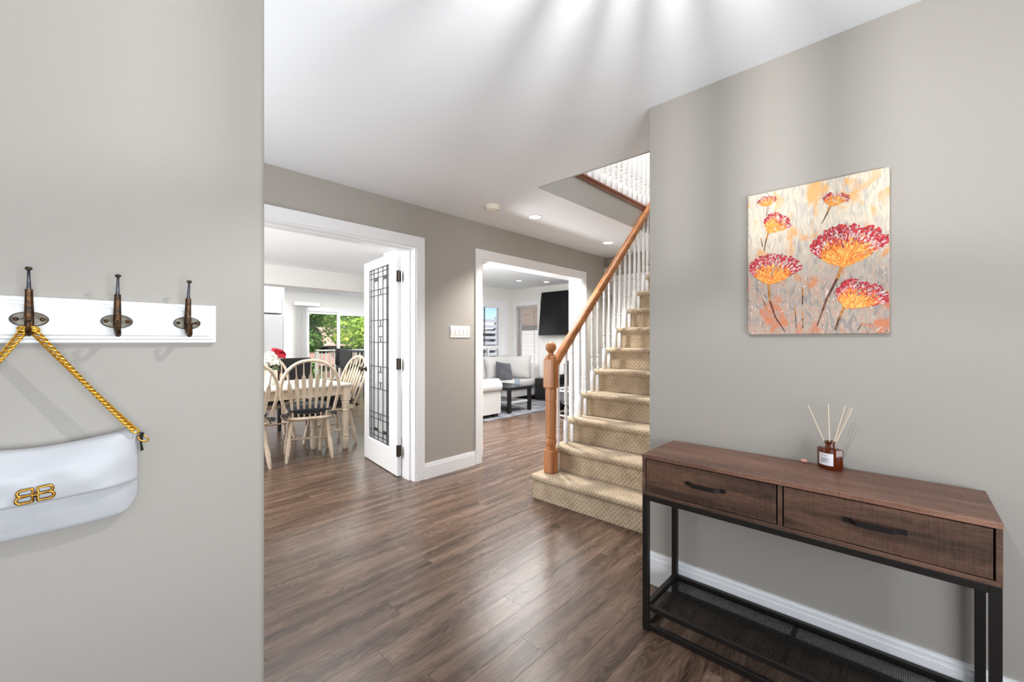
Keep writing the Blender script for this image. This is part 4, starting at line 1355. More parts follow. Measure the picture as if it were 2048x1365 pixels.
flower('painted_flower', (0.082, 0.214), 0.080, 0.106, 0.120, -0.06, 430, 0.009, 0.52)
flower('painted_flower', (0.338, 0.099), 0.048, 0.112, 0.105, -0.28, 420, 0.009, 0.52)
BROWN = [S(96, 58, 40), S(120, 76, 48), S(80, 46, 34)]
OCHRE = [S(196, 134, 66), S(170, 112, 58)]
def stem(pts, w0, w1, cols_):
    mb = MB()
    P = []
    for i in range(len(pts) - 1):
        for k_ in range(7):
            t_ = k_ / 7
            P.append((pts[i][0] + (pts[i + 1][0] - pts[i][0]) * t_, pts[i][1] + (pts[i + 1][1] - pts[i][1]) * t_))
    P.append(pts[-1])
    for i in range(len(P) - 1):
        f = i / len(P)
        dx, dy = P[i + 1][0] - P[i][0], P[i + 1][1] - P[i][1]
        ln = math.hypot(dx, dy)
        stroke(mb, (P[i][0] + P[i + 1][0]) / 2, (P[i][1] + P[i + 1][1]) / 2, math.atan2(dy, dx), ln * 2.6, (w0 + (w1 - w0) * f) * rs.uniform(0.8, 1.15), rs.choice(cols_ if f > 0.3 else OCHRE), 0.0006)
    o = link('painted_stem', paint_mesh(mb, 'painted_stem'), pic)
    o['kind'] = 'stuff'
stem([(0.078, 0.435), (0.068, 0.394), (0.062, 0.359)], 0.007, 0.003, BROWN)
stem([(0.049, 0.412), (0.056, 0.378)], 0.003, 0.004, BROWN)
stem([(0.29, 0.502), (0.277, 0.469), (0.262, 0.437)], 0.008, 0.0015, BROWN)
stem([(0.325, 0.262), (0.31, 0.215), (0.277, 0.137), (0.248, 0.039)], 0.013, 0.004, BROWN)
stem([(0.078, 0.22), (0.083, 0.144), (0.103, 0.073), (0.136, 0.014)], 0.010, 0.003, BROWN)
stem([(0.331, 0.105), (0.312, 0.048), (0.304, 0.016)], 0.008, 0.006, BROWN)
stem([(0.057, 0.152), (0.067, 0.124)], 0.003, 0.004, BROWN)
stem([(0.198, 0.182), (0.198, 0.125)], 0.005, 0.005, OCHRE + BROWN)
stem([(0.198, 0.091), (0.199, 0.029)], 0.004, 0.004, OCHRE + BROWN)
stem([(0.386, 0.043), (0.372, 0.015)], 0.003, 0.004, BROWN)
stem([(0.172, 0.11), (0.177, 0.03)], 0.004, 0.002, OCHRE + BROWN)
stem([(0.075, 0.54), (0.07, 0.506)], 0.002, 0.002, BROWN)
mb = MB()
for a, b, an, l_ in ((0.430, 0.016, 0.9, 0.012), (0.436, 0.021, 0.1, 0.009), (0.426, 0.012, 0.1, 0.006)): stroke(mb, a, b, an, l_, 0.002, S(250, 246, 240), 0.0012)
stroke(mb, 0.452, 0.008, 0.8, 0.006, 0.004, S(60, 60, 62), 0.0012)
o = link('painted_signature', paint_mesh(mb, 'painted_signature'), pic); o['kind'] = 'stuff'

# ------------------------------------------------------------------ dining room
def turned(p0, p1, prof, n=10):
    """lathe along a line; prof: (t 0..1, radius)"""
    p0, p1 = Vector(p0), Vector(p1)
    d = p1 - p0
    q = d.to_track_quat('Z', 'Y').to_matrix().to_4x4()
    m_ = MB()
    m_.lathe([(r, t * d.length) for t, r in prof], n, mat=Matrix.Translation(p0) @ q)
    return m_
LEGPROF = [(0, 0.013), (0.06, 0.016), (0.14, 0.019), (0.16, 0.022), (0.18, 0.019), (0.21, 0.022), (0.24, 0.019), (0.32, 0.024), (0.42, 0.022), (0.55, 0.016), (0.68, 0.017), (0.7, 0.021), (0.73, 0.017), (0.76, 0.022), (0.79, 0.018), (0.9, 0.019), (1.0, 0.014)]
LEGPROF_UP = [(t, r) for t, r in LEGPROF]
def chair_proto(label):
    c = thing('dining_chair', label, 'chair', (0, 0, 0), 0, 'whitewashed arrow-back dining chairs')
    # seat
    pl = []
    for i in range(32):
        a = 2 * PI * i / 32
        cx, sx_ = math.cos(a), math.sin(a)
        x = 0.265 * math.copysign(abs(cx) ** 0.55, cx); y = 0.225 * math.copysign(abs(sx_) ** 0.6, sx_)
        x *= 1.0 + 0.05 * sx_
        pl.append((x, y))
    sm_ = MB()
    vs, fs = [], []
    for z, k_ in ((0.415, 0.90), (0.424, 0.97), (0.438, 1.0), (0.450, 0.985), (0.455, 0.95), (0.449, 0.70)):
        vs += [(x * k_, y * k_, z) for x, y in pl]
    for i in range(5):
        for k_ in range(32): fs.append((i * 32 + k_, i * 32 + (k_ + 1) % 32, (i + 1) * 32 + (k_ + 1) % 32, (i + 1) * 32 + k_))
    fs += [tuple(range(32)), tuple(range(160, 192))]
    sm_.add(vs, fs)
    sm_.build('seat', WASHED, c, 40, False)
    # legs
    for sx_ in (-1, 1):
        turned((sx_ * 0.215, -0.215, 0), (sx_ * 0.165, -0.145, 0.425), LEGPROF).build('leg', WASHED, c, 50, False)
        turned((sx_ * 0.215, 0.225, 0), (sx_ * 0.165, 0.150, 0.425), LEGPROF).build('leg', WASHED, c, 50, False)
        turned((sx_ * 0.193, -0.182, 0.19), (sx_ * 0.193, 0.190, 0.19), [(0, 0.009), (0.3, 0.012), (0.5, 0.016), (0.7, 0.012), (1, 0.009)], 8).build('stretcher', WASHED, c, 50, False)
    turned((-0.193, 0.0, 0.19), (0.193, 0.0, 0.19), [(0, 0.009), (0.2, 0.012), (0.3, 0.009), (0.35, 0.014), (0.42, 0.010), (0.5, 0.017), (0.58, 0.010), (0.65, 0.014), (0.7, 0.009), (0.8, 0.012), (1, 0.009)], 8).build('stretcher', WASHED, c, 50, False)
    # bow
    def back_y(z): return -0.175 - 0.20 * (z - 0.45) / 0.6
    arc = [(-0.215, 0.44), (-0.238, 0.56), (-0.262, 0.68), (-0.268, 0.77), (-0.252, 0.86), (-0.205, 0.95), (-0.13, 1.015), (-0.045, 1.042)]
    arc = arc + [(-x, z) for x, z in reversed(arc)]
    # smooth
    from_ = arc
    pts_ = []
    for i in range(len(from_) - 1):
        a0 = from_[max(i - 1, 0)]; a1 = from_[i]; a2 = from_[i + 1]; a3 = from_[min(i + 2, len(from_) - 1)]
        for k_ in range(3):
            t_ = k_ / 3
            q = [0.5 * ((2 * a1[m_]) + (-a0[m_] + a2[m_]) * t_ + (2 * a0[m_] - 5 * a1[m_] + 4 * a2[m_] - a3[m_]) * t_ ** 2 + (-a0[m_] + 3 * a1[m_] - 3 * a2[m_] + a3[m_]) * t_ ** 3) for m_ in (0, 1)]
            pts_.append(q)
    pts_.append(from_[-1])
    MB().tube([(x, back_y(z), z) for x, z in pts_], 0.0155, 8, flat=(1.1, 0.9)).build('bow', WASHED, c, 60, False)
    # arrow slats
    for i in range(7):
        f = (i - 3) / 3
        xb, xt = 0.155 * f, 0.205 * f
        zt_ = 1.035 - 0.115 * abs(f) ** 2.2
        zb_ = 0.445
        prof = [(0, 0.007), (0.08, 0.009), (0.30, 0.013), (0.55, 0.019), (0.70, 0.020), (0.745, 0.017), (0.79, 0.0075), (0.83, 0.006), (1.0, 0.005)]
        m_ = MB(); vs, fs = [], []
        for t_, w in prof:
            z = zb_ + (zt_ - zb_) * t_; x = xb + (xt - xb) * t_; y = back_y(z) + 0.004
            vs += [(x - w, y - 0.005, z), (x + w, y - 0.005, z), (x + w, y + 0.005, z), (x - w, y + 0.005, z)]
        for k_ in range(len(prof) - 1):
            for q in range(4): fs.append((k_ * 4 + q, k_ * 4 + (q + 1) % 4, k_ * 4 + 4 + (q + 1) % 4, k_ * 4 + 4 + q))
        fs += [(0, 1, 2, 3), tuple(range(len(prof) * 4 - 4, len(prof) * 4))]
        m_.add(vs, fs)
        m_.build('spindle', WASHED, c, 30, False)
    return c
def cushion_proto(label):
    c = thing('seat_cushion', label, 'cushion', (0, 0, 0), 0, 'black tie-on seat cushions')
    m_ = MB()
    n_ = 14
    vs, fs = [], []
    for sgn in (1, -1):
        for j in range(n_ + 1):
            for i in range(n_ + 1):
                u, v = -1 + 2 * i / n_, -1 + 2 * j / n_
                e = (max(0, 1 - u ** 4) * max(0, 1 - v ** 4)) ** 0.45
                tuft = 0.5 * (math.cos(u * PI * 1.5) ** 2 * math.cos(v * PI * 1.5) ** 2)
                vs.append((0.21 * u * (1 - 0.06 * v * v), 0.205 * v * (1 - 0.06 * u * u) - 0.012, 0.525 + sgn * (0.062 * e - (0.010 * tuft if sgn > 0 else 0))))
    W_ = n_ + 1; o_ = W_ * W_
    for b_ in (0, o_):
        for j in range(n_):
            for i in range(n_):
                a = b_ + j * W_ + i; fs.append((a, a + 1, a + W_ + 1, a + W_))
    m_.add(vs, fs)
    m_.build('pad', BLACKFAB, c, 60, False)
    for s in (-1, 1):
        MB().tube([(s * 0.19, -0.17, 0.485), (s * 0.23, -0.205, 0.495), (s * 0.255, -0.21, 0.485), (s * 0.245, -0.23, 0.47), (s * 0.20, -0.215, 0.478), (s * 0.225, -0.225, 0.44)], [0.012, 0.017, 0.014, 0.017, 0.012, 0.006], 7, flat=(1, 0.5)).build('tie', BLACKFAB, c, 60, False)
    return c
c1 = chair_proto('whitewashed arrow-back chair with its back to the doorway, nearest the glass door')
k1 = cushion_proto('black seat cushion on the chair seen from behind in the doorway')
P1 = (1.815, 4.70, 0); A1 = R_(-17)
c1.location = P1; c1.rotation_euler = (0, 0, A1); k1.location = P1; k1.rotation_euler = (0, 0, A1)
for loc, rz, lc, lk in (((1.19, 4.72, 0), R_(-8), 'whitewashed chair half hidden behind the coat rack wall', 'black seat cushion on the half hidden chair by the wall edge'),
                        ((2.215, 5.07, 0), R_(92), 'whitewashed chair at the end of the table by the glass door', 'black seat cushion on the chair at the table end'),
                        ((1.78, 5.78, 0), R_(176), 'whitewashed chair across the table, behind the flowers', 'black seat cushion on the chair across the table')):
    dup(c1, loc, rz, lc, 'whitewashed arrow-back dining chairs')
    dup(k1, loc, rz, lk, 'black tie-on seat cushions')
dt = thing('dining_table', 'whitewashed farmhouse dining table with turned legs', 'table', (1.3, 5.15, 0))
DTX0, DTX1, DTY0, DTY1 = 0.35, 2.30, 4.67, 5.63
TABLETOP = M('pale_table_top', S(222, 216, 208), 0.28, var=(8, S(206, 196, 184)), stretch=(1, 8, 1))
MB().box(DTX0, DTX1, DTY0, DTY1, 0.722, 0.75, 0.006).build('table_top', TABLETOP, dt)
for a, b, c_, d in ((DTX0 + 0.07, DTX1 - 0.07, DTY0 + 0.04, DTY0 + 0.062), (DTX0 + 0.07, DTX1 - 0.07, DTY1 - 0.062, DTY1 - 0.04), (DTX0 + 0.04, DTX0 + 0.062, DTY0 + 0.07, DTY1 - 0.07), (DTX1 - 0.062, DTX1 - 0.04, DTY0 + 0.07, DTY1 - 0.07)):
    MB().box(a, b, c_, d, 0.625, 0.722).build('apron', WASHED, dt)
TLP = [(0.028, 0), (0.036, 0.03), (0.040, 0.10), (0.040, 0.125), (0.034, 0.135), (0.041, 0.15), (0.034, 0.165), (0.030, 0.19), (0.038, 0.32), (0.040, 0.38), (0.034, 0.43), (0.041, 0.445), (0.034, 0.46), (0.042, 0.48), (0.036, 0.50), (0.044, 0.525), (0.044, 0.55), (0.036, 0.56)]
for x, y in ((DTX1 - 0.06, DTY0 + 0.06), (DTX1 - 0.06, DTY1 - 0.06), (DTX0 + 0.06, DTY0 + 0.06), (DTX0 + 0.06, DTY1 - 0.06), (1.98, 4.97)):
    m_ = MB(); m_.lathe(TLP, 14, (x, y, 0)); m_.box(x - 0.043, x + 0.043, y - 0.043, y + 0.043, 0.555, 0.722, 0.003)
    m_.build('leg', WASHED, dt, 40)
# bouquet
fl = thing('flower_bouquet', 'vase of white and red flowers on the dining table', 'flowers', (1.58, 5.15, 0.75))
MB().lathe([(0.035, 0), (0.05, 0.02), (0.055, 0.09), (0.035, 0.15), (0.042, 0.17), (0.038, 0.17), (0.03, 0.15), (0.0001, 0.02)], 20).build('vase', M('pale_ceramic', S(226, 226, 222), 0.25), fl, 50, False)
LEAF = M('leaf_green', S(70, 120, 52), 0.5, var=(20, S(40, 84, 34)))
PETW = M('white_petal', S(246, 242, 236), 0.6); PETR = M('red_petal', S(176, 18, 40), 0.55, var=(40, S(206, 40, 60)))
rf = random.Random(5)
def blossom(name, o_, r, mat, n_=46):
    m_ = MB()
    for i in range(n_):
        th = rf.uniform(0, 2 * PI); ph = math.acos(rf.uniform(-0.35, 1))
        d = Vector((math.sin(ph) * math.cos(th), math.sin(ph) * math.sin(th), math.cos(ph)))
        c_ = Vector(o_) + d * r * rf.uniform(0.55, 0.95)
        q = d.to_track_quat('Z', 'Y').to_matrix().to_4x4() @ Matrix.Rotation(rf.uniform(-0.7, 0.7), 4, 'X') @ Matrix.Rotation(rf.uniform(0, 6), 4, 'Z')
        w = r * 0.5
        pts_ = [(0, -w, 0), (w * .7, -w * .2, 0.15 * w), (w * .6, w * .6, 0.3 * w), (0, w, 0.35 * w), (-w * .6, w * .6, 0.3 * w), (-w * .7, -w * .2, 0.15 * w), (0, 0, -0.15 * w)]
        m_.add(pts_, [(k_, (k_ + 1) % 6, 6) for k_ in range(6)], Matrix.Translation(c_) @ q)
    return m_.build(name, mat, fl, 60, False)
for o_, r in (((0.0, 0.0, 0.30), 0.075), ((-0.09, 0.05, 0.27), 0.07), ((0.02, -0.07, 0.255), 0.06), ((-0.1, -0.06, 0.24), 0.06)): blossom('white_blossom', o_, r, PETW)
for o_, r in (((0.085, -0.03, 0.335), 0.055), ((0.115, 0.03, 0.32), 0.05), ((0.06, 0.02, 0.36), 0.05)): blossom('red_blossom', o_, r, PETR)
m_ = MB()
for i in range(26):
    th = rf.uniform(0, 2 * PI); L_ = rf.uniform(0.07, 0.14)
    d = Vector((math.cos(th), math.sin(th), rf.uniform(-0.3, 0.7))).normalized()
    p0 = Vector((0.02 * math.cos(th), 0.02 * math.sin(th), 0.17 + rf.uniform(0, .05)))
    sd = d.cross(Vector((0, 0, 1))).normalized() * 0.022
    m_.add([p0, p0 + d * L_ * .5 + sd, p0 + d * L_, p0 + d * L_ * .5 - sd, p0 + d * L_ * .5 + Vector((0, 0, .008))], [(0, 1, 4), (1, 2, 4), (2, 3, 4), (3, 0, 4)])
m_.build('leaf_spray', LEAF, fl, 60, False)
# black and brown leather chair beyond the table
lc = thing('leather_chair', 'black and brown leather chair beyond the dining table', 'chair', (2.20, 6.55, 0), R_(8))
MB().box(-0.23, 0.23, -0.24, 0.22, 0.40, 0.50, 0.03).build('seat', BLACKLEATHER, lc, 40, False)
MB().box(-0.22, 0.24, -0.30, -0.235, 0.42, 1.00, 0.02).build('backrest', BLACKLEATHER, lc, 40, False)
MB().box(-0.26, -0.205, -0.30, 0.1, 0.42, 0.97, 0.02).build('side_wing', BROWNLEATHER, lc, 40, False)
for x, y in ((-0.2, -0.25), (0.2, -0.25), (-0.2, 0.19), (0.2, 0.19)):
    MB().box(x - 0.02, x + 0.02, y - 0.02, y + 0.02, 0, 0.40, 0.003).build('leg', BLACKWOOD, lc, 30, False)
# bar table and stools near the patio door
bt = thing('bar_table', 'black bar table with a pale glass top by the patio door', 'table', (4.95, 8.98, 0))
for x in (4.53, 5.40):
    for y in (8.60, 9.38):
        MB().box(x - 0.04, x + 0.04, y - 0.04, y + 0.04, 0, 0.98, 0.004).build('leg', BLACKWOOD, bt)
MB().box(4.47, 5.46, 8.54, 9.44, 0.985, 1.035, 0.004).build('table_frame', BLACKWOOD, bt)
MB().box(4.50, 5.43, 8.57, 9.41, 1.035, 1.045).build('glass_top', M('pale_blue_glass', S(190, 208, 220), 0.08), bt)
MB().box(4.57, 5.36, 8.585, 8.605, 0.86, 0.985).build('apron', BLACKWOOD, bt)
def stool(loc, rz, label):
    s = thing('bar_stool', label, 'stool', loc, rz, 'black bar stools')
    for x in (-0.18, 0.18):
        for y in (-0.17, 0.17): MB().box(x - 0.016, x + 0.016, y - 0.016, y + 0.016, 0, 0.60, 0.003).build('leg', BLACKWOOD, s, 30, False)
    MB().box(-0.21, 0.21, -0.20, 0.21, 0.60, 0.665, 0.02).build('seat', BLACKLEATHER, s, 40, False)
    MB().box(-0.21, 0.21, -0.235, -0.19, 0.66, 1.06, 0.015).build('backrest', BLACKLEATHER, s, 40, False)
    MB().box(-0.17, 0.17, -0.18, -0.165, 0.2, 0.225).build('footrest', BLACKWOOD, s, 30, False)
    return s
stool((4.40, 8.86, 0), R_(-82), 'black high-back bar stool at the near end of the bar table')
stool((4.72, 9.85, 0), R_(178), 'black bar stool on the window side of the bar table')
# kitchen corner: fridge and cabinet above
fr = thing('refrigerator', 'white refrigerator at the edge of the coat rack wall', 'refrigerator', (2.45, 9.0, 0))
MB().box(2.05, 2.86, 8.66, 9.3, 0.02, 1.74, 0.01).build('cabinet_body', FRIDGE, fr)
MB().box(2.055, 2.44, 8.60, 8.655, 0.05, 1.73, 0.01).build('door', FRIDGE, fr)
MB().box(2.45, 2.855, 8.60, 8.655, 0.05, 1.73, 0.01).build('door', FRIDGE, fr)
for x in (2.41, 2.475): MB().tube([(x, 8.575, 0.7), (x, 8.575, 1.5)], 0.011, 8).build('handle', M('steel_handle', S(170, 172, 176), 0.3, 0.9), fr)
MB().box(2.863, 2.885, 8.62, 9.3, 0.0, 2.28).build('end_panel', WHITE, fr)
cb_ = thing('wall_cabinet', 'white panelled cabinet above the refrigerator', 'cabinet', (2.45, 9.0, 1.77))
MB().box(2.05, 2.86, 8.66, 9.3, 1.77, 2.28).build('carcass', WHITE, cb_)
for x0, x1 in ((2.055, 2.45), (2.455, 2.855)):
    dd = MB().box(x0, x1, 8.64, 8.66, 1.775, 2.275, 0.003).build('door', WHITE, cb_)
    frame(dd, x0 + 0.003, x1 - 0.003, 1.778, 2.272, 8.632, 8.64, 0.055, WHITE, 'door_rail')
    for o in dd.children: o.location = (0, 0, 0); 
for dd in [o for o in cb_.children if o.name.startswith('door')]:
    for o in dd.children:
        for v in o.data.vertices: v.co -= Vector((2.45, 9.0, 1.77))
# vertical blind stacked beside the patio door
vb = thing('vertical_blind', 'white vertical blind stacked at the left of the patio door', 'blind', (3.98, 10.7, 2.1))
MB().box(3.80, 4.40, 10.66, 10.78, 2.10, 2.20, 0.004).build('valance', WHITE, vb)
VANE = M('blind_vane', S(234, 234, 233), 0.6)
for i in range(9):
    x = 3.84 + i * 0.035
    MB().box(-0.042, 0.042, -0.001, 0.001, 0.03, 2.10, mat=mtx((x, 10.71, 0), rz=R_(62))).build('vane', VANE, vb, 0)

# ------------------------------------------------------------------ living room
bl = thing('venetian_blind', 'taupe venetian blind lowered over the window beside the television', 'blind', (7.22, 6.25, 2.0))
MB().box(7.19, 7.245, VY0 + 0.005, VY1 - 0.005, VZ1 - 0.05, VZ1 - 0.005, 0.003).build('head_rail', M('taupe_rail', S(196, 186, 180), 0.5), bl)
m_ = MB()
z = VZ0 + 0.03
while z < VZ1 - 0.06:
    m_.box(-0.022, 0.022, VY0 + 0.008, VY1 - 0.008, -0.0012, 0.0012, mat=mtx((7.225, 0, z), ry=R_(12)))
    z += 0.031
m_.build('slat', M('taupe_slat', S(214, 200, 192), 0.5), bl, 0, kind='stuff')
for y in (VY0 + 0.1, VY1 - 0.1): MB().box(7.2, 7.201, y, y + 0.012, VZ0, VZ1 - 0.05).build('tape', M('blind_tape', S(130, 118, 112), 0.7), bl, 0)
MB().box(7.195, 7.245, VY0 + 0.008, VY1 - 0.008, VZ0 + 0.004, VZ0 + 0.022, 0.003).build('bottom_rail', M('taupe_rail_low', S(196, 186, 180), 0.5), bl)

tv = thing('television', 'large black flat television tilted on the living room wall', 'television', (7.12, 5.0, 1.83))
tv.rotation_euler = (0, R_(6.5), 0)
MB().box(-0.02, 0.03, -0.86, 0.80, -0.47, 0.47, 0.008).build('case', BLACKLEATHER, tv, 30, False)
MB().box(-0.0225, -0.019, -0.85, 0.79, -0.455, 0.462).build('screen', SCREEN, tv, 0, False)
MB().box(0.02, 0.07, -0.2, 0.2, -0.2, 0.2, 0.004).build('wall_mount', BLACKMETAL, tv, 0, False)

# sectional sofa
sf = thing('sectional_sofa', 'light grey sectional sofa with rolled arm in the living room', 'sofa', (5.3, 5.9, 0))
def soft(mb_, name, b=0.05, mat=SOFAFAB, parent=sf):
    o = mb_.build(name, mat, parent, 60)
    bv = o.modifiers.new('round', 'BEVEL'); bv.width = b; bv.segments = 4; bv.limit_method = 'NONE'
    return o
soft(MB().box(3.96, 6.95, 5.82, 6.60, 0.08, 0.30), 'seat_base', 0.02)
soft(MB().box(3.96, 4.86, 4.86, 5.83, 0.08, 0.30), 'seat_base', 0.02)
soft(MB().box(3.96, 6.97, 6.36, 6.62, 0.28, 0.78), 'backrest', 0.06)
soft(MB().box(3.94, 4.20, 4.86, 6.40, 0.28, 0.78), 'backrest', 0.06)
soft(MB().box(6.86, 7.10, 5.80, 6.62, 0.06, 0.74), 'arm', 0.06)
soft(MB().box(4.98, 5.96, 5.72, 6.40, 0.29, 0.44), 'seat_cushion', 0.05)
soft(MB().box(5.97, 6.87, 5.72, 6.40, 0.29, 0.44), 'seat_cushion', 0.05)
soft(MB().box(4.18, 4.90, 5.05, 5.80, 0.29, 0.44), 'seat_cushion', 0.05)
# rolled arm at the open end
pr2 = [(4.80, 0.07), (4.80, 0.42)]
for i in range(13):
    a = R_(200) - R_(250) * i / 12
    pr2.append((4.885 + 0.125 * math.cos(a), 0.505 + 0.125 * math.sin(a)))
pr2 += [(4.965, 0.42), (4.965, 0.07)]
soft(MB().prism(pr2, 3.95, 4.875, 'x'), 'rolled_arm', 0.018)
for x, y in ((4.80, 4.87), (4.0, 4.87), (6.98, 5.86), (6.98, 6.55), (4.0, 6.55)): MB().box(x - 0.05, x + 0.05, y - 0.04, y + 0.04, 0, 0.08, 0.005).build('foot', BLACKWOOD, sf)
def cush(name, w, h_, d, mtx_, mat, parent, n_=12, fluff=0.0, seed=1):
    rr = random.Random(seed)
    m_ = MB(); vs, fs = [], []
    for sgn in (1, -1):
        for j in range(n_ + 1):
            for i in range(n_ + 1):
                u, v = -1 + 2 * i / n_, -1 + 2 * j / n_
                e = (max(0, 1 - u * u) * max(0, 1 - v * v)) ** 0.38
                pin = 1 - 0.07 * (1 - abs(u) ** 2) * (abs(v) ** 6) - 0.0
                pin2 = 1 - 0.07 * (1 - abs(v) ** 2) * (abs(u) ** 6)
                wr = 0.012 * math.sin(3 * u + 5 * v + seed) * e + rr.uniform(-fluff, fluff)
                vs.append((w / 2 * u * pin2, sgn * (d / 2 * e + wr * 0.6), h_ / 2 * v * pin))
    W_ = n_ + 1; o_ = W_ * W_
    for b_ in (0, o_):
        for j in range(n_):
            for i in range(n_):
                a = b_ + j * W_ + i; fs.append((a, a + 1, a + W_ + 1, a + W_))
    m_.add(vs, fs, mtx_)
    return m_.build(name, mat, parent, 80)
cush('back_cushion', 0.95, 0.50, 0.26, mtx((5.45, 6.28, 0.665), rx=R_(-12)), SOFAFAB, sf, seed=2)
cush('back_cushion', 0.80, 0.52, 0.26, mtx((6.30, 6.28, 0.675), rx=R_(-12)), SOFAFAB, sf, seed=3)
cush('back_cushion', 0.62, 0.52, 0.26, mtx((6.70, 6.10, 0.675), rz=R_(-60), rx=R_(-12)), SOFAFAB, sf, seed=4)
cush('back_cushion', 0.80, 0.48, 0.24, mtx((4.30, 5.4, 0.66), rz=R_(90), rx=R_(-10)), SOFAFAB, sf, seed=5)
o = cush('throw_pillow', 0.42, 0.40, 0.16, mtx((6.22, 6.02, 0.61), rx=R_(-20), ry=R_(8)), PILLOWFAB, None, 18, 0.006, 6)
tag(o, 'fluffy charcoal throw pillow leaning on the sectional sofa', 'pillow')
rug = thing('area_rug', 'charcoal rug with pale lines under the coffee table', 'rug', (5.4, 5.3, 0))
MB().box(4.40, 6.75, 4.68, 5.95, 0.0, 0.012, 0.003).build('pile', RUGFAB, rug)
PALE = M('pale_rug_line', S(206, 206, 206), 0.9)
for x0, y0, x1, y1 in ((5.25, 4.69, 5.32, 5.9), (5.66, 4.69, 6.1, 5.9), (4.5, 5.2, 6.7, 5.35), (4.42, 4.8, 5.2, 5.9), (6.2, 4.7, 5.7, 5.9)):
    L_ = math.hypot(x1 - x0, y1 - y0)
    MB().box(0, L_, -0.007, 0.007, 0.0118, 0.0135, mat=mtx((x0, y0, 0), rz=math.atan2(y1 - y0, x1 - x0))).build('woven_line', PALE, rug, 0)
ct = thing('coffee_table', 'small black-brown coffee table with lower shelf on the rug', 'table', (5.43, 5.3, 0.0125))
for x in (5.17, 5.69):
    for y in (4.89, 5.66): MB().box(x - 0.028, x + 0.028, y - 0.028, y + 0.028, 0.0125, 0.40, 0.003).build('leg', BLACKWOOD, ct)
MB().box(5.135, 5.725, 4.855, 5.695, 0.40, 0.45, 0.003).build('table_top', M('dark_glossy_top', S(36, 35, 38), 0.22), ct)
MB().box(5.15, 5.71, 4.90, 5.65, 0.17, 0.19, 0.002).build('shelf', M('pale_shelf', S(196, 198, 202), 0.35), ct)
gl = thing('glass_tumbler', 'clear glass tumbler on the coffee table', 'glass', (5.60, 5.10, 0.45))
MB().lathe([(0.045, 0), (0.05, 0.11), (0.047, 0.11), (0.042, 0.006), (0.0001, 0.006)], 18).build('tumbler', GLASS('bluish_glass', (0.8, 0.87, 0.92, 1), rough=0.05, milk=0.15), gl, 60, False)
mc = thing('side_cabinet', 'low black cabinet beside the sectional sofa under the television', 'cabinet', (6.95, 5.32, 0))
MB().box(6.77, 7.17, 4.98, 5.66, 0.03, 0.46, 0.005).build('cabinet_body', BLACKWOOD, mc)
for y0 in (4.995, 5.325): MB().box(6.755, 6.772, y0, y0 + 0.325, 0.06, 0.44, 0.003).build('door', BLACKWOOD, mc)
for x, y in ((6.80, 5.03), (6.80, 5.61), (7.12, 5.03), (7.12, 5.61)): MB().box(x - .02, x + .02, y - .02, y + .02, 0, 0.03).build('foot', BLACKWOOD, mc)
ac = thing('armchair', 'black leather armchair seen between the lower balusters', 'armchair', (6.45, 4.42, 0), R_(100))
MB().box(-0.36, 0.36, -0.34, 0.36, 0.08, 0.42, 0.04).build('seat', BLACKLEATHER, ac, 40, False)
MB().box(-0.36, 0.36, -0.40, -0.20, 0.30, 0.86, 0.06).build('backrest', BLACKLEATHER, ac, 40, False)
for x in (-0.42, 0.30): MB().box(x, x + 0.12, -0.34, 0.36, 0.08, 0.60, 0.04).build('armrest', BLACKLEATHER, ac, 40, False)
for x in (-0.36, 0.36):
    for y in (-0.32, 0.32): MB().box(x - 0.025, x + 0.025, y - 0.025, y + 0.025, 0, 0.09).build('foot', BLACKWOOD, ac, 0, False)
bs = thing('bouncer_seat', 'grey seat on a white tubular frame seen between the balusters', 'baby seat', (5.85, 4.0, 0))
def ringp(cx, cy, rx, ry, z, n_=24): return [(cx + rx * math.cos(2 * PI * i / n_), cy + ry * math.sin(2 * PI * i / n_), z) for i in range(n_)]
MB().tube(ringp(0, 0, 0.36, 0.30, 0.43), 0.016, 8, closed=True).build('frame_ring', PLASTIC, bs, 60, False)
MB().tube(ringp(0, 0, 0.34, 0.28, 0.03), 0.016, 8, closed=True).build('frame_ring', PLASTIC, bs, 60, False)
for i in range(4):
    a = PI / 4 + PI / 2 * i
    MB().tube([(0.36 * math.cos(a), 0.30 * math.sin(a), 0.43), (0.34 * math.cos(a), 0.28 * math.sin(a), 0.03)], 0.014, 8).build('frame_post', PLASTIC, bs, 60, False)
MB().lathe([(0.34, 0.42), (0.33, 0.32), (0.26, 0.20), (0.14, 0.15), (0.0001, 0.14), (0.0001, 0.16), (0.13, 0.17), (0.24, 0.22), (0.31, 0.33), (0.32, 0.42), (0.34, 0.42)], 24, sy=0.83, cap=False).build('sling', M('grey_sling_fabric', S(126, 128, 136), 0.85), bs, 60, False)

# ------------------------------------------------------------------ outside
GRASS = M('lawn', S(96, 126, 62), 0.95, var=(0.8, S(124, 142, 82)))
mb = MB(); mb.box(-30, 60, 13.6, 70, -1.75, -1.6); mb.box(6.1, 60, 6.83, 13.6, -1.75, -1.6)
struct('ground', mb, GRASS, 'back garden lawn')
DECK = M('deck_boards_grey', S(150, 140, 130), 0.8, var=(5, S(176, 168, 158)), stretch=(1, 9, 1))
dk = thing('deck', 'grey timber deck outside the patio door', 'deck', (5.0, 12.2, -0.1))
y = 10.96
while y < 13.5:
    MB().box(1.5, 9.0, y, y + 0.134, -0.16, -0.12).build('board', DECK, dk, 0); y += 0.14
for x in (1.6, 5.0, 8.9): MB().box(x - .05, x + .05, 13.3, 13.4, -1.6, -0.16).build('post', DECK, dk, 0)
RAILW = M('weathered_grey_paint', S(150, 152, 142), 0.7)
dr = thing('deck_railing', 'weathered deck railing with square balusters beyond the patio door', 'railing', (5, 13.3, -0.1))
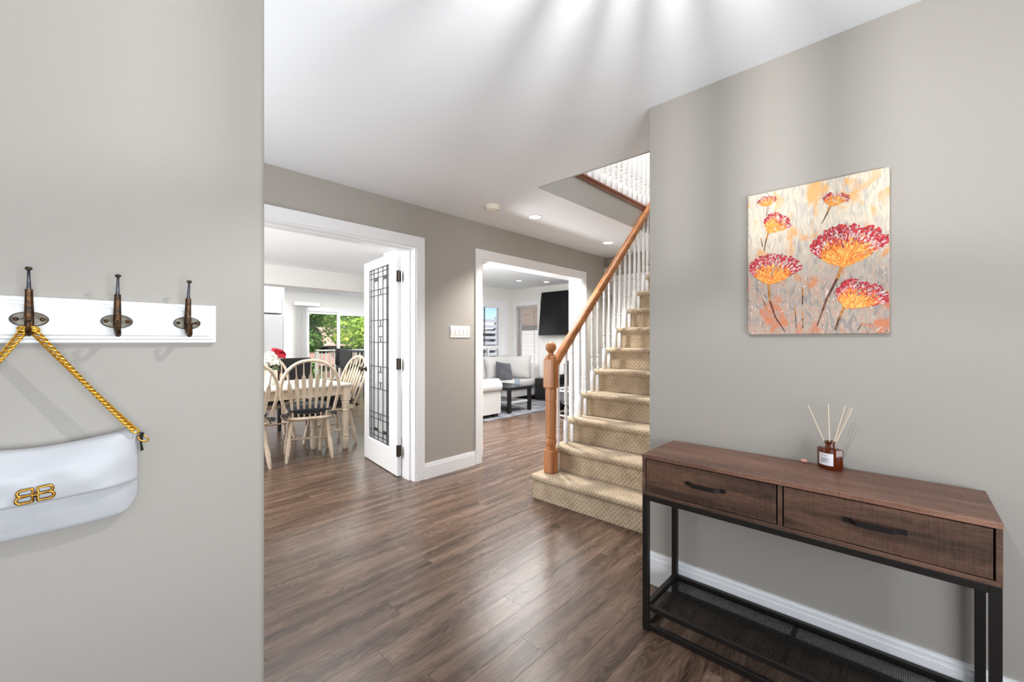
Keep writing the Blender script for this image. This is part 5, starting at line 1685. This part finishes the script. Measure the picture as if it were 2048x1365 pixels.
MB().box(5.35, 9.0, 13.25, 13.39, 0.92, 0.97, 0.004).build('top_rail', RAILW, dr)
MB().box(5.35, 9.0, 13.30, 13.34, 0.02, 0.07).build('bottom_rail', RAILW, dr)
x = 5.4
while x < 9.0:
    MB().box(x - .02, x + .02, 13.30, 13.34, 0.07, 0.92).build('baluster', RAILW, dr, 0); x += 0.14
for x in (5.4, 7.2, 9.0): MB().box(x - .05, x + .05, 13.27, 13.37, -0.12, 0.98).build('post', RAILW, dr, 0)
rt = random.Random(21)
def leafmat(name, c1_, c2_, sc_):
    m = M(name, c1_, 0.6, var=(sc_, c2_))
    n, L = m.node_tree.nodes, m.node_tree.links
    p = n['Principled BSDF']
    t = n.new('ShaderNodeBsdfTranslucent')
    src = p.inputs['Base Color'].links[0].from_socket
    L.new(src, t.inputs[0])
    mx = n.new('ShaderNodeMixShader'); mx.inputs[0].default_value = 0.4
    L.new(p.outputs[0], mx.inputs[1]); L.new(t.outputs[0], mx.inputs[2])
    L.new(mx.outputs[0], n['Material Output'].inputs[0])
    return m
LEAFG = [leafmat('leaf_mid_green', S(136, 178, 80), S(84, 132, 56), 1.2), leafmat('leaf_yellow_green', S(204, 222, 96), S(140, 182, 76), 1.5)]
BARK = M('bark', S(92, 76, 62), 0.9, bump=(20, 0.5))
def tree(label, loc, height, r, mat, n_, zc=0.62, size=0.34):
    t_ = thing('garden_tree', label, 'tree', loc)
    MB().tube([(0, 0, 0), (0.05, 0.03, height * 0.4), (0.0, 0.0, height * 0.7)], [0.16, 0.11, 0.05], 8).build('trunk', BARK, t_, 60, False)
    m_ = MB()
    blobs = [(Vector((rt.uniform(-.6, .6) * r, rt.uniform(-.6, .6) * r, height * zc + rt.uniform(-.75, .8) * r)), r * rt.uniform(0.4, 0.62)) for _ in range(12)]
    for i in range(n_):
        c_, br = rt.choice(blobs)
        d = Vector((rt.gauss(0, 1), rt.gauss(0, 1), rt.gauss(0, 1))).normalized()
        p = c_ + d * br * rt.uniform(0.6, 1.05)
        q = Matrix.Rotation(rt.uniform(0, 6.3), 4, 'Z') @ Matrix.Rotation(rt.uniform(-1.1, 1.1), 4, 'X')
        w = size * rt.uniform(0.5, 1.1)
        m_.add([(-w * .4, 0, 0), (0, -w * .5, 0), (w * .4, 0, 0), (0, w * .5, 0.1 * w)], [(0, 1, 2, 3)], Matrix.Translation(p) @ q)
    me = bpy.data.meshes.new('crown'); me.from_pydata(m_.v, [], m_.f); me.materials.append(mat)
    link('crown', me, t_, 'stuff')
tree('mid green leafy tree at the left edge of the patio door', (6.45, 17.2, -1.6), 5.4, 0.95, LEAFG[0], 4200, 0.66, 0.20)
tree('bright yellow-green tree filling the right patio pane', (9.0, 17.6, -1.6), 5.9, 1.35, LEAFG[1], 6500, 0.66, 0.22)
tree('darker green tree behind the pink-roofed house', (17.5, 41.0, -1.6), 8.0, 2.4, LEAFG[0], 3600, 0.6, 0.45)
tree('small leafy bush below the left patio pane', (5.9, 15.4, -1.6), 2.3, 0.6, LEAFG[0], 1800, 0.66, 0.15)
hs = thing('neighbour_house', 'beige house with a pinkish shingle roof beyond the patio door', 'house', (15.5, 34.0, -1.6))
ROOF = M('pink_brown_shingle', S(178, 148, 134), 0.9, bump=(4, 0.3), var=(2, S(160, 132, 120)))
MB().box(11.2, 18.0, 30.2, 35.0, -1.6, 0.95).build('wall', M('brown_brick', S(124, 104, 92), 0.9), hs, 0)  # one even brown for the house wall
MB().add([(10.7, 29.8, 0.9), (18.5, 29.8, 0.9), (18.5, 35.4, 0.9), (10.7, 35.4, 0.9), (13.3, 32.6, 2.3), (15.6, 32.6, 2.3)], [(0, 1, 5, 4), (1, 2, 5), (2, 3, 4, 5), (3, 0, 4), (0, 1, 2, 3)]).build('roof', ROOF, hs, 0)
for x in (12.2, 13.6, 15.2): MB().box(x, x + 0.8, 30.15, 30.2, -0.2, 0.8).build('window', SCREEN, hs, 0)
sh2 = thing('garden_shed', 'low shed with a reddish roof on the lawn beyond the patio door', 'shed', (8.8, 22.5, -1.6))
MB().box(8.0, 10.0, 22.6, 24.2, -1.6, 0.0).build('wall', M('brown_shed_wall', S(120, 84, 74), 0.85), sh2, 0)
MB().add([(7.8, 22.3, -0.05), (10.2, 22.3, -0.05), (10.2, 24.5, -0.05), (7.8, 24.5, -0.05), (7.8, 23.4, 0.55), (10.2, 23.4, 0.55)], [(0, 1, 5, 4), (2, 3, 4, 5), (0, 4, 3), (1, 2, 5), (0, 1, 2, 3)]).build('roof', M('red_shed_roof', S(150, 116, 106), 0.85), sh2, 0)
fe = thing('garden_fence', 'dark timber fence along the back of the lawn', 'fence', (11, 28, -1.6))
FENW = M('dark_fence_wood', S(96, 76, 66), 0.9)
x = 6.0
while x < 19.0:
    MB().box(x, x + 0.28, 27.9, 27.93, -1.6, rt.uniform(0.08, 0.12)).build('fence_board', FENW, fe, 0); x += 0.3
# beyond the living room window: dark shed, slatted screen, pole
s1 = thing('dark_shed', 'dark purple-grey shed seen through the living room window', 'shed', (15.5, 15.6, -1.6))
SHD = M('dark_siding', S(104, 98, 112), 0.85, bump=(8, 0.3))
MB().box(13.4, 19.0, 13.6, 17.2, -1.6, 1.78).build('wall', SHD, s1, 0)
MB().add([(13.1, 13.3, 1.76), (19.3, 13.3, 1.76), (19.3, 17.5, 1.76), (13.1, 17.5, 1.76), (13.1, 15.4, 2.15), (19.3, 15.4, 2.15)], [(0, 1, 5, 4), (2, 3, 4, 5), (0, 4, 3), (1, 2, 5), (0, 1, 2, 3)]).build('roof', M('pale_roof_metal', S(206, 208, 212), 0.6), s1, 0)
s2 = thing('slat_screen', 'pale grey horizontal slat screen in front of the dark shed', 'screen', (12.2, 13.0, -1.6))
SLW = M('pale_grey_slat', S(150, 154, 164), 0.8)
for i in range(12):
    z = -0.6 + i * 0.24
    MB().box(10.6, 12.95, 13.0, 13.03, z, z + 0.13).build('slat', SLW, s2, 0)
for x in (10.6, 12.95): MB().box(x - .04, x + .04, 13.03, 13.11, -1.6, 2.3).build('post', SLW, s2, 0)
po = thing('utility_pole', 'thin dark pole with a crossbar above the shed roof', 'pole', (16.4, 18.4, -1.6))
MB().tube([(0, 0, 0), (0, 0, 6.8)], 0.06, 8).build('mast', IRON, po, 40, False)
MB().tube([(-0.5, 0.4, 6.2), (0.5, -0.4, 6.2)], 0.035, 6).build('crossbar', IRON, po, 40, False)
po2 = thing('cable_mast', 'slim black mast at the left of the living room window view', 'pole', (9.02, 9.6, -1.6))
MB().tube([(0, 0, 0), (0, 0, 4.4)], 0.022, 8).build('mast', IRON, po2, 40, False)
MB().tube([(0, 0, 2.4), (-0.35, -0.1, 2.1)], 0.025, 6).build('brace', IRON, po2, 40, False)

ng = thing('neighbour_garage', 'white wall with a taupe gable outside the blind-covered window', 'building', (11.5, 6.3, -1.6))
MB().box(10.0, 13.0, 3.0, 8.95, -1.6, 1.72).build('wall', M('white_siding', S(236, 236, 236), 0.8), ng, 0)
MB().box(9.9, 13.0, 3.0, 9.55, 1.72, 3.6).build('gable', M('taupe_siding', S(150, 134, 126), 0.8), ng, 0)
MB().box(10.0, 13.0, 8.95, 9.5, -1.6, 1.72).build('corner_wall', M('taupe_siding_low', S(150, 134, 126), 0.8), ng, 0)
